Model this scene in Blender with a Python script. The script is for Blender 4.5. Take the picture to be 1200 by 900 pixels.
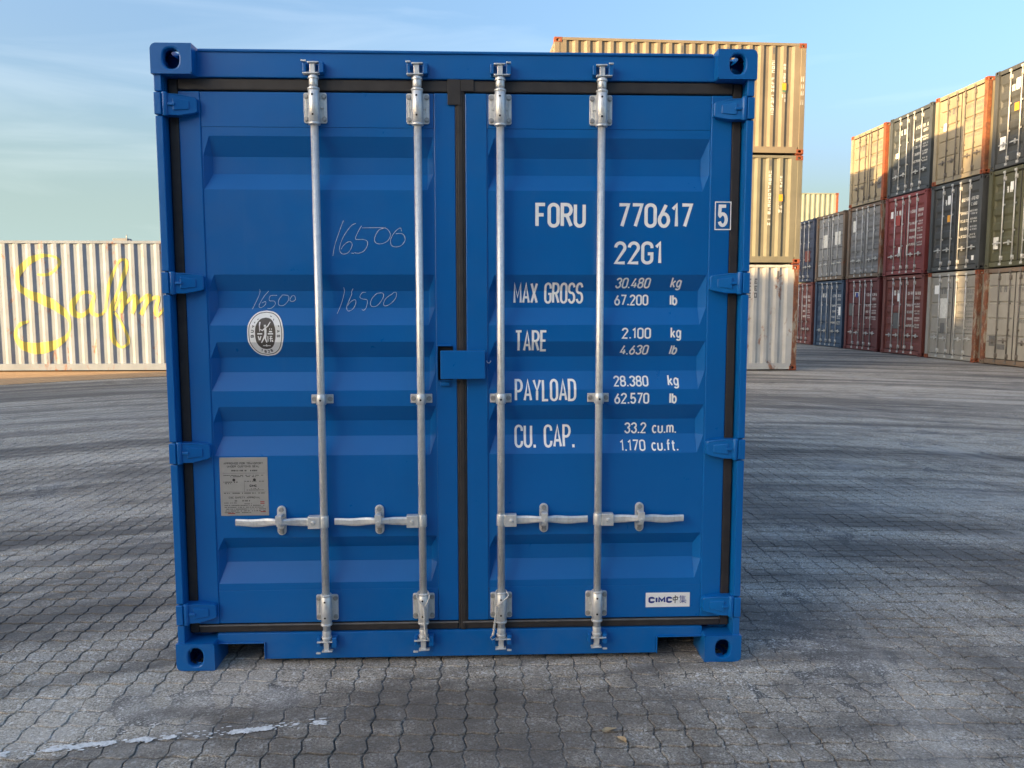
import bpy, math, random
from mathutils import noise as mn, Vector, Matrix

for _o in list(bpy.data.objects):
    bpy.data.objects.remove(_o)
SC = bpy.context.scene
COL = SC.collection
R = math.radians

# ---------------------------------------------------------------- camera
F_PX = 921.5
cam_d = bpy.data.cameras.new('camera')
cam_d.sensor_width = 36.0
cam_d.lens = F_PX / 1200 * 36
cam_d.clip_start = 0.05
cam_d.clip_end = 3000
cam = bpy.data.objects.new('camera', cam_d)
COL.objects.link(cam)
_rot = (Matrix.Rotation(-0.0364, 3, 'Z') @ Matrix.Rotation(-0.0965, 3, 'X') @ Matrix.Rotation(0.0009, 3, 'Y'))
_m = Matrix(((_rot[0][0], _rot[0][2], -_rot[0][1]), (_rot[1][0], _rot[1][2], -_rot[1][1]), (_rot[2][0], _rot[2][2], -_rot[2][1]))).to_4x4()
_m.translation = (0.0966, -3.2765, 1.5444)
cam.matrix_world = _m
SC.camera = cam

# ---------------------------------------------------------------- sky, sun, exposure
SUN_EL, SUN_AZ = R(8.6), R(60)          # azimuth: to the left of straight behind the camera
sun_dir = Vector((-math.sin(SUN_AZ) * math.cos(SUN_EL), -math.cos(SUN_AZ) * math.cos(SUN_EL), math.sin(SUN_EL)))
world = bpy.data.worlds.new('World')
SC.world = world
world.use_nodes = True
wt = world.node_tree
wt.nodes.clear()
wo = wt.nodes.new('ShaderNodeOutputWorld')
wb = wt.nodes.new('ShaderNodeBackground')
sky = wt.nodes.new('ShaderNodeTexSky')
sky.sky_type = 'NISHITA'
sky.sun_disc = False
sky.sun_elevation = SUN_EL
sky.sun_rotation = math.atan2(sun_dir.x, sun_dir.y)
sky.altitude = 0
sky.air_density = 1.0
sky.dust_density = 7.5
sky.ozone_density = 3.0
# thin streaky cirrus, laid out by direction
tc = wt.nodes.new('ShaderNodeTexCoord')
mp = wt.nodes.new('ShaderNodeMapping')
mp.inputs['Scale'].default_value = (0.9, 0.9, 7.0)
mp.inputs['Rotation'].default_value = (R(7), R(9), 0)
nz = wt.nodes.new('ShaderNodeTexNoise')
nz.inputs['Scale'].default_value = 2.3
nz.inputs['Detail'].default_value = 7
nz.inputs['Roughness'].default_value = 0.52
nz.inputs['Distortion'].default_value = 0.6
cr = wt.nodes.new('ShaderNodeMapRange')
cr.inputs['From Min'].default_value = 0.52
cr.inputs['From Max'].default_value = 0.80
cr.inputs['To Max'].default_value = 0.14
cmix = wt.nodes.new('ShaderNodeMix')
cmix.data_type = 'RGBA'
hsv = wt.nodes.new('ShaderNodeHueSaturation')
hsv.inputs['Saturation'].default_value = 1.0
wt.links.new(tc.outputs['Generated'], mp.inputs['Vector'])
wt.links.new(mp.outputs['Vector'], nz.inputs['Vector'])
wt.links.new(nz.outputs['Fac'], cr.inputs['Value'])
wt.links.new(cr.outputs['Result'], cmix.inputs[0])
wt.links.new(sky.outputs['Color'], hsv.inputs['Color'])
warm = wt.nodes.new('ShaderNodeMix')
warm.data_type = 'RGBA'
warm.blend_type = 'MULTIPLY'
warm.inputs[0].default_value = 1.0
warm.inputs[7].default_value = (1.07, 1.0, 0.93, 1)      # the camera's white balance for open shade
wt.links.new(hsv.outputs['Color'], warm.inputs[6])
# pale haze low on the horizon, the same all round
sepd = wt.nodes.new('ShaderNodeSeparateXYZ')
wt.links.new(tc.outputs['Generated'], sepd.inputs[0])
hz = wt.nodes.new('ShaderNodeMapRange')
hz.interpolation_type = 'SMOOTHSTEP'
hz.inputs['From Min'].default_value = 0.30
hz.inputs['From Max'].default_value = 0.02
hz.inputs['To Max'].default_value = 0.95
wt.links.new(sepd.outputs[2], hz.inputs['Value'])
haze_mix = wt.nodes.new('ShaderNodeMix')
haze_mix.data_type = 'RGBA'
haze_mix.blend_type = 'LIGHTEN'
haze_mix.inputs[7].default_value = (0.86, 1.14, 1.10, 1)
wt.links.new(hz.outputs['Result'], haze_mix.inputs[0])
wt.links.new(warm.outputs[2], haze_mix.inputs[6])
wt.links.new(haze_mix.outputs[2], cmix.inputs[6])
cmix.inputs[7].default_value = (2.6, 2.7, 2.7, 1)
wt.links.new(cmix.outputs[2], wb.inputs['Color'])
wt.links.new(wb.outputs['Background'], wo.inputs['Surface'])
wb.inputs['Strength'].default_value = 0.15

sun_l = bpy.data.lights.new('sun', 'SUN')
sun_l.energy = 3.3
sun_l.angle = R(0.6)
sun_l.color = (1.0, 0.66, 0.30)
sun_o = bpy.data.objects.new('sun', sun_l)
sun_o.rotation_euler = (-sun_dir).to_track_quat('-Z', 'Y').to_euler()
sun_o.location = (-40, -30, 20)
COL.objects.link(sun_o)

SC.view_settings.view_transform = 'Standard'
SC.view_settings.look = 'None'
SC.view_settings.gamma = 1.0
SC.view_settings.use_curve_mapping = False
SC.view_settings.exposure = 2.18
SC.render.engine = 'CYCLES'


# ---------------------------------------------------------------- helpers
def s2l(c):
    return tuple(((v / 255) / 12.92 if v / 255 <= 0.04045 else ((v / 255 + 0.055) / 1.055) ** 2.4) for v in c)


class MB:
    """collects faces; build() links them as one mesh object"""
    def __init__(self):
        self.v = []
        self.f = []
        self.s = []

    def face(self, pts, smooth=False):
        n = len(self.v)
        self.v.extend(pts)
        self.f.append(tuple(range(n, n + len(pts))))
        self.s.append(smooth)

    def box(self, x0, x1, y0, y1, z0, z1):
        n = len(self.v)
        self.v += [(x0, y0, z0), (x1, y0, z0), (x1, y1, z0), (x0, y1, z0), (x0, y0, z1), (x1, y0, z1), (x1, y1, z1), (x0, y1, z1)]
        for q in ((0, 3, 2, 1), (4, 5, 6, 7), (0, 1, 5, 4), (1, 2, 6, 5), (2, 3, 7, 6), (3, 0, 4, 7)):
            self.f.append(tuple(n + i for i in q))
            self.s.append(False)
        return self

    def prism(self, poly, y0, y1):
        """polygon given in (x, z), extruded along y; y0/y1 may be functions of x"""
        f0 = y0 if callable(y0) else (lambda x: y0)
        f1 = y1 if callable(y1) else (lambda x: y1)
        n = len(self.v)
        k = len(poly)
        self.v += [(x, f0(x), z) for x, z in poly] + [(x, f1(x), z) for x, z in poly]
        self.f.append(tuple(range(n, n + k)))
        self.f.append(tuple(range(n + 2 * k - 1, n + k - 1, -1)))
        self.s += [False, False]
        for i in range(k):
            j = (i + 1) % k
            self.f.append((n + j, n + i, n + k + i, n + k + j))
            self.s.append(False)
        return self

    def cyl(self, p0, p1, r, n=16, r1=None, caps=True):
        p0, p1 = Vector(p0), Vector(p1)
        r1 = r if r1 is None else r1
        a = (p1 - p0).normalized()
        t = Vector((1, 0, 0)) if abs(a.x) < 0.8 else Vector((0, 1, 0))
        u = a.cross(t).normalized()
        w = a.cross(u)
        b = len(self.v)
        for i in range(n):
            d = u * math.cos(2 * math.pi * i / n) + w * math.sin(2 * math.pi * i / n)
            self.v += [tuple(p0 + d * r), tuple(p1 + d * r1)]
        for i in range(n):
            j = (i + 1) % n
            self.f.append((b + 2 * i, b + 2 * i + 1, b + 2 * j + 1, b + 2 * j))
            self.s.append(True)
        if caps:
            self.f.append(tuple(b + 2 * i for i in range(n)))
            self.f.append(tuple(b + 2 * i + 1 for i in range(n - 1, -1, -1)))
            self.s += [False, False]
        return self

    def tube(self, pts, r, n=8):
        P = [Vector(p) for p in pts]
        b = len(self.v)
        u = None
        for i, p in enumerate(P):
            t = (P[min(i + 1, len(P) - 1)] - P[max(i - 1, 0)]).normalized()
            if u is None:
                u = t.cross(Vector((0.3, 0.9, 0.2))).normalized()
            u = (u - t * u.dot(t)).normalized()
            w = t.cross(u)
            rr = r[i] if isinstance(r, (list, tuple)) else r
            for k in range(n):
                a = 2 * math.pi * k / n
                self.v.append(tuple(p + (u * math.cos(a) + w * math.sin(a)) * rr))
        for i in range(len(P) - 1):
            for k in range(n):
                k2 = (k + 1) % n
                self.f.append((b + i * n + k, b + i * n + k2, b + (i + 1) * n + k2, b + (i + 1) * n + k))
                self.s.append(True)
        self.f.append(tuple(b + k for k in range(n - 1, -1, -1)))
        self.f.append(tuple(b + (len(P) - 1) * n + k for k in range(n)))
        self.s += [False, False]
        return self

    def mesh(self, name):
        m = bpy.data.meshes.new(name)
        m.from_pydata(self.v, [], self.f)
        m.polygons.foreach_set('use_smooth', self.s)
        m.update()
        return m

    def build(self, name, mat, parent=None, bevel=0, seg=2, **kw):
        return obj(name, self.mesh(name), mat, parent, bevel, seg, **kw)


def obj(name, mesh, mat, parent=None, bevel=0, seg=2, loc=None, rot=None, scale=None):
    o = bpy.data.objects.new(name, mesh)
    if not mesh.materials:
        mesh.materials.append(None)
    o.material_slots[0].link = 'OBJECT'
    o.material_slots[0].material = mat
    COL.objects.link(o)
    if parent is not None:
        o.parent = parent
    if loc:
        o.location = loc
    if rot:
        o.rotation_euler = rot
    if scale:
        o.scale = scale
    if bevel:
        b = o.modifiers.new('bevel', 'BEVEL')
        b.width = bevel
        b.segments = seg
        b.limit_method = 'ANGLE'
        b.angle_limit = R(35)
        b.use_clamp_overlap = True
    return o


def empty(name, label, cat, loc, rz=0.0, group=None):
    o = bpy.data.objects.new(name, None)
    o.empty_display_size = 0.2
    COL.objects.link(o)
    o.location = loc
    o.rotation_euler = (0, 0, rz)
    tag(o, label, cat, group)
    return o


def tag(o, label=None, cat=None, group=None, kind=None):
    for k, v in (('label', label), ('category', cat), ('group', group), ('kind', kind)):
        if v:
            o[k] = v
    return o


# ---------------------------------------------------------------- materials
class NT:
    def __init__(self, name):
        self.m = bpy.data.materials.new(name)
        self.m.use_nodes = True
        self.t = self.m.node_tree
        self.b = self.t.nodes['Principled BSDF']

    def n(self, typ, **kw):
        nd = self.t.nodes.new('ShaderNode' + typ)
        for k, v in kw.items():
            if hasattr(nd, k) and k not in nd.inputs:
                setattr(nd, k, v)
            else:
                nd.inputs[k].default_value = v
        return nd

    def l(self, a, b):
        self.t.links.new(a, b)

    def coords(self, kind='Object', scale=(1, 1, 1), rot=(0, 0, 0), loc=(0, 0, 0)):
        if kind == 'World':
            src = self.n('NewGeometry').outputs['Position']
        else:
            src = self.n('TexCoord').outputs[kind]
        mpn = self.n('Mapping')
        mpn.inputs['Scale'].default_value = scale
        mpn.inputs['Rotation'].default_value = rot
        mpn.inputs['Location'].default_value = loc
        self.l(src, mpn.inputs['Vector'])
        return mpn.outputs['Vector']

    def noise(self, vec, scale, detail=4, rough=0.55, dist=0.0):
        nd = self.n('TexNoise')
        nd.inputs['Scale'].default_value = scale
        nd.inputs['Detail'].default_value = detail
        nd.inputs['Roughness'].default_value = rough
        nd.inputs['Distortion'].default_value = dist
        self.l(vec, nd.inputs['Vector'])
        return nd.outputs['Fac']

    def rng(self, val, a, b, c=0.0, d=1.0):
        nd = self.n('MapRange')
        for k, v in (('From Min', a), ('From Max', b), ('To Min', c), ('To Max', d)):
            nd.inputs[k].default_value = v
        self.l(val, nd.inputs['Value'])
        return nd.outputs['Result']

    def math(self, op, a, b=None):
        nd = self.n('Math', operation=op)
        for i, x in enumerate((a, b)):
            if x is None:
                continue
            if isinstance(x, (int, float)):
                nd.inputs[i].default_value = x
            else:
                self.l(x, nd.inputs[i])
        return nd.outputs[0]

    def mix(self, fac, a, b, mode='MIX'):
        nd = self.n('Mix', data_type='RGBA', blend_type=mode)
        for i, x in ((0, fac), (6, a), (7, b)):
            if isinstance(x, (int, float)):
                nd.inputs[i].default_value = x
            elif isinstance(x, tuple):
                nd.inputs[i].default_value = (*x[:3], 1)
            else:
                self.l(x, nd.inputs[i])
        return nd.outputs[2]

    def bump(self, h, strength, dist=0.01, prev=None):
        nd = self.n('Bump')
        nd.inputs['Strength'].default_value = strength
        nd.inputs['Distance'].default_value = dist
        self.l(h, nd.inputs['Height'])
        if prev is not None:
            self.l(prev, nd.inputs['Normal'])
        self.l(nd.outputs['Normal'], self.b.inputs['Normal'])
        return nd.outputs['Normal']


def sep_z(N, vec):
    s = N.n('SeparateXYZ')
    N.l(vec, s.inputs[0])
    return s.outputs


def paint_new(name, rgb):
    """fresh factory paint, faint dust and orange peel"""
    N = NT(name)
    v = N.coords('Object')
    big = N.noise(v, 1.7, 5, 0.6)
    c = N.mix(N.rng(big, 0.3, 0.7), tuple(x * 0.94 for x in rgb), tuple(x * 1.06 for x in rgb))
    w = N.coords('World')
    dust_n = N.noise(w, 9, 7, 0.7, 0.4)
    z = sep_z(N, w)[2]
    low = N.rng(z, 0.35, 0.0, 0.0, 0.10)
    dust = N.math('MULTIPLY', N.rng(dust_n, 0.42, 0.75), N.math('ADD', low, 0.006))
    c = N.mix(dust, c, (0.26, 0.25, 0.23))
    streak = N.noise(N.coords('World', (34, 34, 1.1)), 1.0, 5, 0.6)
    c = N.mix(N.rng(streak, 0.60, 0.85, 0, 0.035), c, (0.14, 0.26, 0.38))
    N.l(c, N.b.inputs['Base Color'])
    N.l(N.math('ADD', N.rng(dust_n, 0.3, 0.8, 0.0, 0.14), 0.27), N.b.inputs['Roughness'])
    N.b.inputs['Specular IOR Level'].default_value = 0.42
    b1 = N.bump(N.noise(v, 2.6, 3, 0.5), 0.20, 0.02)
    N.bump(N.noise(v, 320, 2, 0.5), 0.035, 0.002, b1)
    return N.m


def paint_old(name, rgb, rust=0.2, chalky=0.3, seed=0.0):
    """weathered container paint: chalking, streaks and rust that starts at seams and low edges"""
    N = NT(name)
    v = N.coords('Object', loc=(seed, seed * 1.7, seed * 0.6))
    w = N.coords('World', (1, 1, 1))
    big = N.noise(v, 1.3, 6, 0.62)
    c = N.mix(N.rng(big, 0.28, 0.72), tuple(x * 0.78 for x in rgb), tuple(min(1, x * 1.12 + 0.01) for x in rgb))
    g = sum(rgb) / 3
    streak = N.noise(N.coords('World', (9, 9, 0.55), loc=(seed, 0, 0)), 1.0, 6, 0.65)
    c = N.mix(N.rng(streak, 0.5, 0.8, 0, chalky), c, tuple(0.55 * x + 0.45 * min(0.6, g + 0.16) for x in rgb))
    c = N.mix(N.rng(N.noise(N.coords('World', (14, 14, 0.8), loc=(0, seed, 0)), 1.0, 5, 0.7), 0.6, 0.85, 0, 0.45), c, tuple(x * 0.45 for x in rgb))
    rn = N.noise(N.coords('World', (2.6, 2.6, 1.1), loc=(seed, seed, 0)), 1.6, 9, 0.72, 0.5)
    if rust > 0:
        rm = N.rng(rn, 0.70 - rust * 0.35, 0.76 - rust * 0.28)
        rc = N.mix(N.rng(N.noise(w, 22, 5, 0.7), 0.35, 0.7), (0.30, 0.105, 0.035), (0.115, 0.042, 0.022))
        c = N.mix(N.math('MULTIPLY', rm, min(1, 0.55 + rust)), c, rc)
    N.l(c, N.b.inputs['Base Color'])
    N.b.inputs['Roughness'].default_value = 0.62
    b1 = N.bump(N.noise(w, 2.1, 3, 0.5), 0.25, 0.03)
    N.bump(rn, 0.08, 0.01, b1)
    return N.m


def rusty(name, rgb=(0.30, 0.105, 0.04), dark=(0.10, 0.045, 0.028), pale=None):
    N = NT(name)
    w = N.coords('World')
    c = N.mix(N.rng(N.noise(w, 6, 8, 0.7, 0.3), 0.35, 0.68), dark, rgb)
    if pale:
        c = N.mix(N.rng(N.noise(N.coords('World', (5, 5, 1.5)), 1.5, 6, 0.7), 0.5, 0.6), c, pale)
    N.l(c, N.b.inputs['Base Color'])
    N.b.inputs['Roughness'].default_value = 0.8
    N.bump(N.noise(w, 60, 4, 0.6), 0.3, 0.004)
    return N.m


def plain(name, rgb, rough=0.6, metal=0.0, var=0.12, scale=14.0, bump=0.0):
    N = NT(name)
    v = N.coords('World')
    c = N.mix(N.rng(N.noise(v, scale, 5, 0.6), 0.3, 0.7), tuple(x * (1 - var) for x in rgb), tuple(min(1, x * (1 + var)) for x in rgb))
    N.l(c, N.b.inputs['Base Color'])
    N.b.inputs['Roughness'].default_value = rough
    N.b.inputs['Metallic'].default_value = metal
    if bump:
        N.bump(N.noise(v, scale * 8, 4, 0.6), bump, 0.003)
    return N.m


def galvanised():
    N = NT('galvanised_steel')
    v = N.coords('World')
    vo = N.n('TexVoronoi')
    vo.inputs['Scale'].default_value = 130
    N.l(v, vo.inputs['Vector'])
    sp = N.noise(v, 45, 6, 0.7)
    c = N.mix(N.rng(sp, 0.3, 0.72), (0.56, 0.57, 0.57), (0.80, 0.81, 0.79))
    c = N.mix(N.math('MULTIPLY', N.rng(vo.outputs['Distance'], 0.1, 0.7), 0.25), c, (0.80, 0.81, 0.80))
    st = N.noise(N.coords('World', (60, 60, 3)), 1.0, 5, 0.6)
    c = N.mix(N.rng(st, 0.55, 0.75, 0, 0.35), c, (0.36, 0.34, 0.30))
    N.l(c, N.b.inputs['Base Color'])
    N.b.inputs['Metallic'].default_value = 0.5
    N.l(N.rng(sp, 0.3, 0.7, 0.28, 0.5), N.b.inputs['Roughness'])
    N.bump(sp, 0.12, 0.002)
    return N.m


def concrete(name, mode):
    """mode: 'paver' (near blocks), 'joint' (grit between them), 'far' (yard where blocks are too small to pick out)"""
    N = NT(name)
    w = N.coords('World')
    X, Y, Z = sep_z(N, w)
    # block to block tone
    cell = N.n('Combine' + 'XYZ')
    N.l(N.math('FLOOR', N.math('DIVIDE', N.math('SUBTRACT', X, 0.14), 0.1155)), cell.inputs[0])
    N.l(N.math('FLOOR', N.math('DIVIDE', N.math('ADD', Y, 0.106), 0.1095)), cell.inputs[1])
    wn = N.n('TexWhiteNoise')
    N.l(cell.outputs[0], wn.inputs['Vector'])
    tone = wn.outputs['Value']
    # exposed aggregate
    ag = N.n('TexVoronoi')
    ag.inputs['Scale'].default_value = 105
    N.l(w, ag.inputs['Vector'])
    agc = N.n('SeparateColor')
    N.l(ag.outputs['Color'], agc.inputs[0])
    stone = agc.outputs[0]
    fine = N.noise(w, 420, 3, 0.7)
    mid = N.noise(w, 38, 6, 0.7)
    big = N.noise(w, 0.55, 6, 0.62, 0.4)
    patch = N.noise(w, 1.9, 7, 0.7, 0.6)
    if mode == 'joint':
        base = N.mix(N.rng(mid, 0.3, 0.7), (0.060, 0.054, 0.047), (0.14, 0.13, 0.115))
        # packed grit that has risen level with the blocks is pale like them
        base = N.mix(N.rng(Z, -0.0013, 0.0004), base, N.mix(N.rng(mid, 0.3, 0.7), (0.36, 0.325, 0.28), (0.53, 0.485, 0.42)))
    else:
        base = N.mix(N.rng(mid, 0.28, 0.72), (0.40, 0.34, 0.255), (0.585, 0.505, 0.39))
        base = N.mix(N.rng(tone, 0, 1, 0.0, 0.30), base, (0.33, 0.305, 0.27))
    c = N.mix(N.rng(stone, 0.0, 0.30, 0.62, 0.0), base, (0.050, 0.049, 0.047))
    c = N.mix(N.rng(stone, 0.88, 0.95, 0.0, 0.9), c, (0.84, 0.81, 0.75))
    c = N.mix(N.rng(fine, 0.58, 0.8, 0, 0.45), c, (0.58, 0.57, 0.55))
    c = N.mix(N.rng(fine, 0.42, 0.22, 0, 0.5), c, (0.13, 0.126, 0.12))
    grain = N.noise(w, 125, 3, 0.8)
    c = N.mix(N.rng(grain, 0.545, 0.60, 0, 0.8), c, (0.82, 0.77, 0.69))
    c = N.mix(N.rng(grain, 0.46, 0.39, 0, 0.8), c, (0.085, 0.075, 0.064))
    # broad wear and damp
    c = N.mix(N.rng(big, 0.40, 0.66, 0, 0.42), c, N.mix(0.5, c, (0.13, 0.127, 0.124)))
    c = N.mix(N.rng(patch, 0.50, 0.70, 0, 0.72), c, (0.125, 0.115, 0.103))
    c = N.mix(N.rng(patch, 0.46, 0.30, 0, 0.4), c, (0.50, 0.485, 0.46))
    # tyre sweeps: long dark arcs left by reach stackers turning
    for cx, cy, k1, k2, lo, hi, amt, col in ((0.3, -3.6, 0.95, 0.75, 0.47, 0.60, 0.90, (0.085, 0.078, 0.072)), (1.6, -6.5, 1.7, 1.3, 0.50, 0.62, 0.85, (0.09, 0.083, 0.077)), (-5.0, 1.5, 0.8, 0.5, 0.55, 0.68, 0.55, (0.14, 0.132, 0.124))):
        dx, dy = N.math('SUBTRACT', X, cx), N.math('SUBTRACT', Y, cy)
        rr = N.math('SQRT', N.math('ADD', N.math('MULTIPLY', dx, dx), N.math('MULTIPLY', dy, dy)))
        th = N.math('ARCTAN2', dx, dy)
        pv = N.n('CombineXYZ')
        N.l(N.math('MULTIPLY', rr, k1), pv.inputs[0])
        N.l(N.math('MULTIPLY', th, k2), pv.inputs[1])
        sw = N.noise(pv.outputs[0], 1.35, 8, 0.66, 0.35)
        c = N.mix(N.rng(sw, lo, hi, 0, amt), c, N.mix(0.8, c, col))
        c = N.mix(N.rng(sw, 0.44, 0.32, 0, 0.35), c, (0.60, 0.56, 0.50))
    # old oily stain right in front of the container, and a smaller one to the left
    for cx, cy, sx, sy, amt in ((0.10, -0.50, 1.0, 0.36, 0.92), (-0.95, -0.36, 0.30, 0.06, 0.7), (1.3, 0.55, 0.35, 0.09, 0.75)):
        dx, dy = N.math('DIVIDE', N.math('SUBTRACT', X, cx), sx), N.math('DIVIDE', N.math('SUBTRACT', Y, cy), sy)
        dd = N.math('ADD', N.math('MULTIPLY', dx, dx), N.math('MULTIPLY', dy, dy))
        st = N.math('ADD', dd, N.rng(N.noise(w, 5.5, 7, 0.7, 0.4), 0.3, 0.7, -1.1, 1.1))
        c = N.mix(N.rng(st, 1.5, 0.1, 0, amt), c, N.mix(0.35, (0.105, 0.088, 0.072), c))
    if mode == 'far':
        # the block joints, too fine out here to be built
        vx = N.math('FRACT', N.math('DIVIDE', N.math('SUBTRACT', X, 0.14), 0.1155))
        vy = N.math('FRACT', N.math('DIVIDE', N.math('ADD', Y, 0.106), 0.1095))
        jx = N.rng(N.math('ABSOLUTE', N.math('SUBTRACT', vx, 0.5)), 0.44, 0.48)
        jy = N.rng(N.math('ABSOLUTE', N.math('SUBTRACT', vy, 0.5)), 0.455, 0.49)
        c = N.mix(N.math('MULTIPLY', N.math('MAXIMUM', jx, jy), 0.6), c, (0.05, 0.046, 0.042))
    N.l(c, N.b.inputs['Base Color'])
    N.b.inputs['Roughness'].default_value = 0.82
    b1 = N.bump(mid, 0.35, 0.004)
    N.bump(N.math('ADD', stone, fine), 0.45, 0.0022, b1)
    return N.m


M = {}
M['blue'] = paint_new('blue_paint', s2l((0, 96, 168)))
M['galv'] = galvanised()
M['bolt'] = plain('bolt_steel', (0.42, 0.42, 0.41), 0.45, 0.7, 0.2, 90)
M['rubber'] = plain('black_rubber', (0.030, 0.026, 0.024), 0.55, 0, 0.25, 20)
M['hole'] = plain('dark_hole', (0.008, 0.008, 0.008), 0.9)
M['lip'] = plain('grey_seal_lip', (0.13, 0.125, 0.12), 0.5, 0, 0.25, 20)
M['white'] = plain('white_lettering', (0.90, 0.90, 0.88), 0.4, 0, 0.05, 40)
M['chalk'] = plain('chalk', (0.52, 0.62, 0.74), 0.9, 0, 0.25, 120)
M['plate'] = plain('certificate_plate_metal', (0.42, 0.41, 0.385), 0.42, 0.35, 0.06, 30)
M['ink'] = plain('dark_print', (0.035, 0.033, 0.032), 0.6)
M['redink'] = plain('red_print', (0.35, 0.06, 0.05), 0.6)
M['inkblue'] = plain('blue_print', (0.012, 0.035, 0.24), 0.5)
M['sticker'] = plain('white_sticker', (0.86, 0.86, 0.84), 0.4, 0, 0.04, 40)
M['emblem'] = plain('emblem_grey', (0.10, 0.085, 0.07), 0.45)
M['wire'] = plain('seal_wire', (0.62, 0.60, 0.56), 0.5, 0.3, 0.25, 200)
M['paver'] = concrete('paver_concrete', 'paver')
M['joint'] = concrete('joint_grit', 'joint')
M['far'] = concrete('yard_paving', 'far')
M['roadpaint'] = plain('worn_road_paint', (0.78, 0.78, 0.76), 0.8, 0, 0.25, 60, 0.4)
M['leaf'] = plain('dry_leaf', (0.42, 0.31, 0.18), 0.8, 0, 0.3, 60)
M['script'] = plain('pale_yellow_lettering', (0.45, 0.40, 0.10), 0.6, 0, 0.16, 5)
M['greyrod'] = plain('grey_rod', (0.50, 0.50, 0.49), 0.5, 0.3, 0.2, 8)
M['rod_dark'] = plain('dull_rod', (0.16, 0.145, 0.13), 0.7, 0.2, 0.3, 8)
M['castred'] = rusty('red_oxide', (0.34, 0.085, 0.03), (0.18, 0.055, 0.03))
M['rust'] = rusty('rust')
M['rustpost'] = rusty('rusty_post', (0.26, 0.095, 0.04), (0.11, 0.045, 0.03), (0.30, 0.26, 0.20))
M['orange'] = plain('orange_mark', (0.78, 0.36, 0.03), 0.5)
M['greenm'] = plain('green_mark', (0.10, 0.22, 0.12), 0.5)
M['mark_w'] = plain('faded_white_mark', (0.66, 0.66, 0.62), 0.6, 0, 0.15, 12)
M['mark_d'] = plain('faded_dark_mark', (0.12, 0.12, 0.12), 0.6, 0, 0.2, 12)


def sun_tinted_paving():  # tan puts the orange of the low sun into the brick colour
    N = NT('sun_tinted_brick')
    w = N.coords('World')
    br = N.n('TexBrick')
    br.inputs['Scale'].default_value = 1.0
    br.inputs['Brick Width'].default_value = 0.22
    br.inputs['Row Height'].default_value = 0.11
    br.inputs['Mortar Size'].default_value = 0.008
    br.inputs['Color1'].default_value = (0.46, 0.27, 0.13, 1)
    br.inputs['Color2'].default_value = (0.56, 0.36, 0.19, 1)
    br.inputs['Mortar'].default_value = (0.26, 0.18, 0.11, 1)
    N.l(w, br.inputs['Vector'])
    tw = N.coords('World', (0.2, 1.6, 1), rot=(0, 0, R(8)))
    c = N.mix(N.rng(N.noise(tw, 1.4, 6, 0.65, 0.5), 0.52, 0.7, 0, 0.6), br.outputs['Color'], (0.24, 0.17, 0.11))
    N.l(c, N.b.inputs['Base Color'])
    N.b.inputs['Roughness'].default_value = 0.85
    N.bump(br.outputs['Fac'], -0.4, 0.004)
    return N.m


M['sunpave'] = sun_tinted_paving()


# ---------------------------------------------------------------- lettering: stroked glyphs, draped over pressed steel
def arc(cx, cy, rx, ry, a0, a1, n=8):
    return [(cx + rx * math.cos(R(a0 + (a1 - a0) * i / n)), cy + ry * math.sin(R(a0 + (a1 - a0) * i / n))) for i in range(n + 1)]


W_ = 0.40
H_ = W_ / 2


def stadium(w=W_, z0=0.0, z1=1.0, r=None):
    r = r or w / 2
    return [(w, z0 + r)] + arc(w / 2, z1 - r, w / 2, r, 0, 180, 10) + arc(w / 2, z0 + r, w / 2, r, 180, 360, 10)


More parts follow.
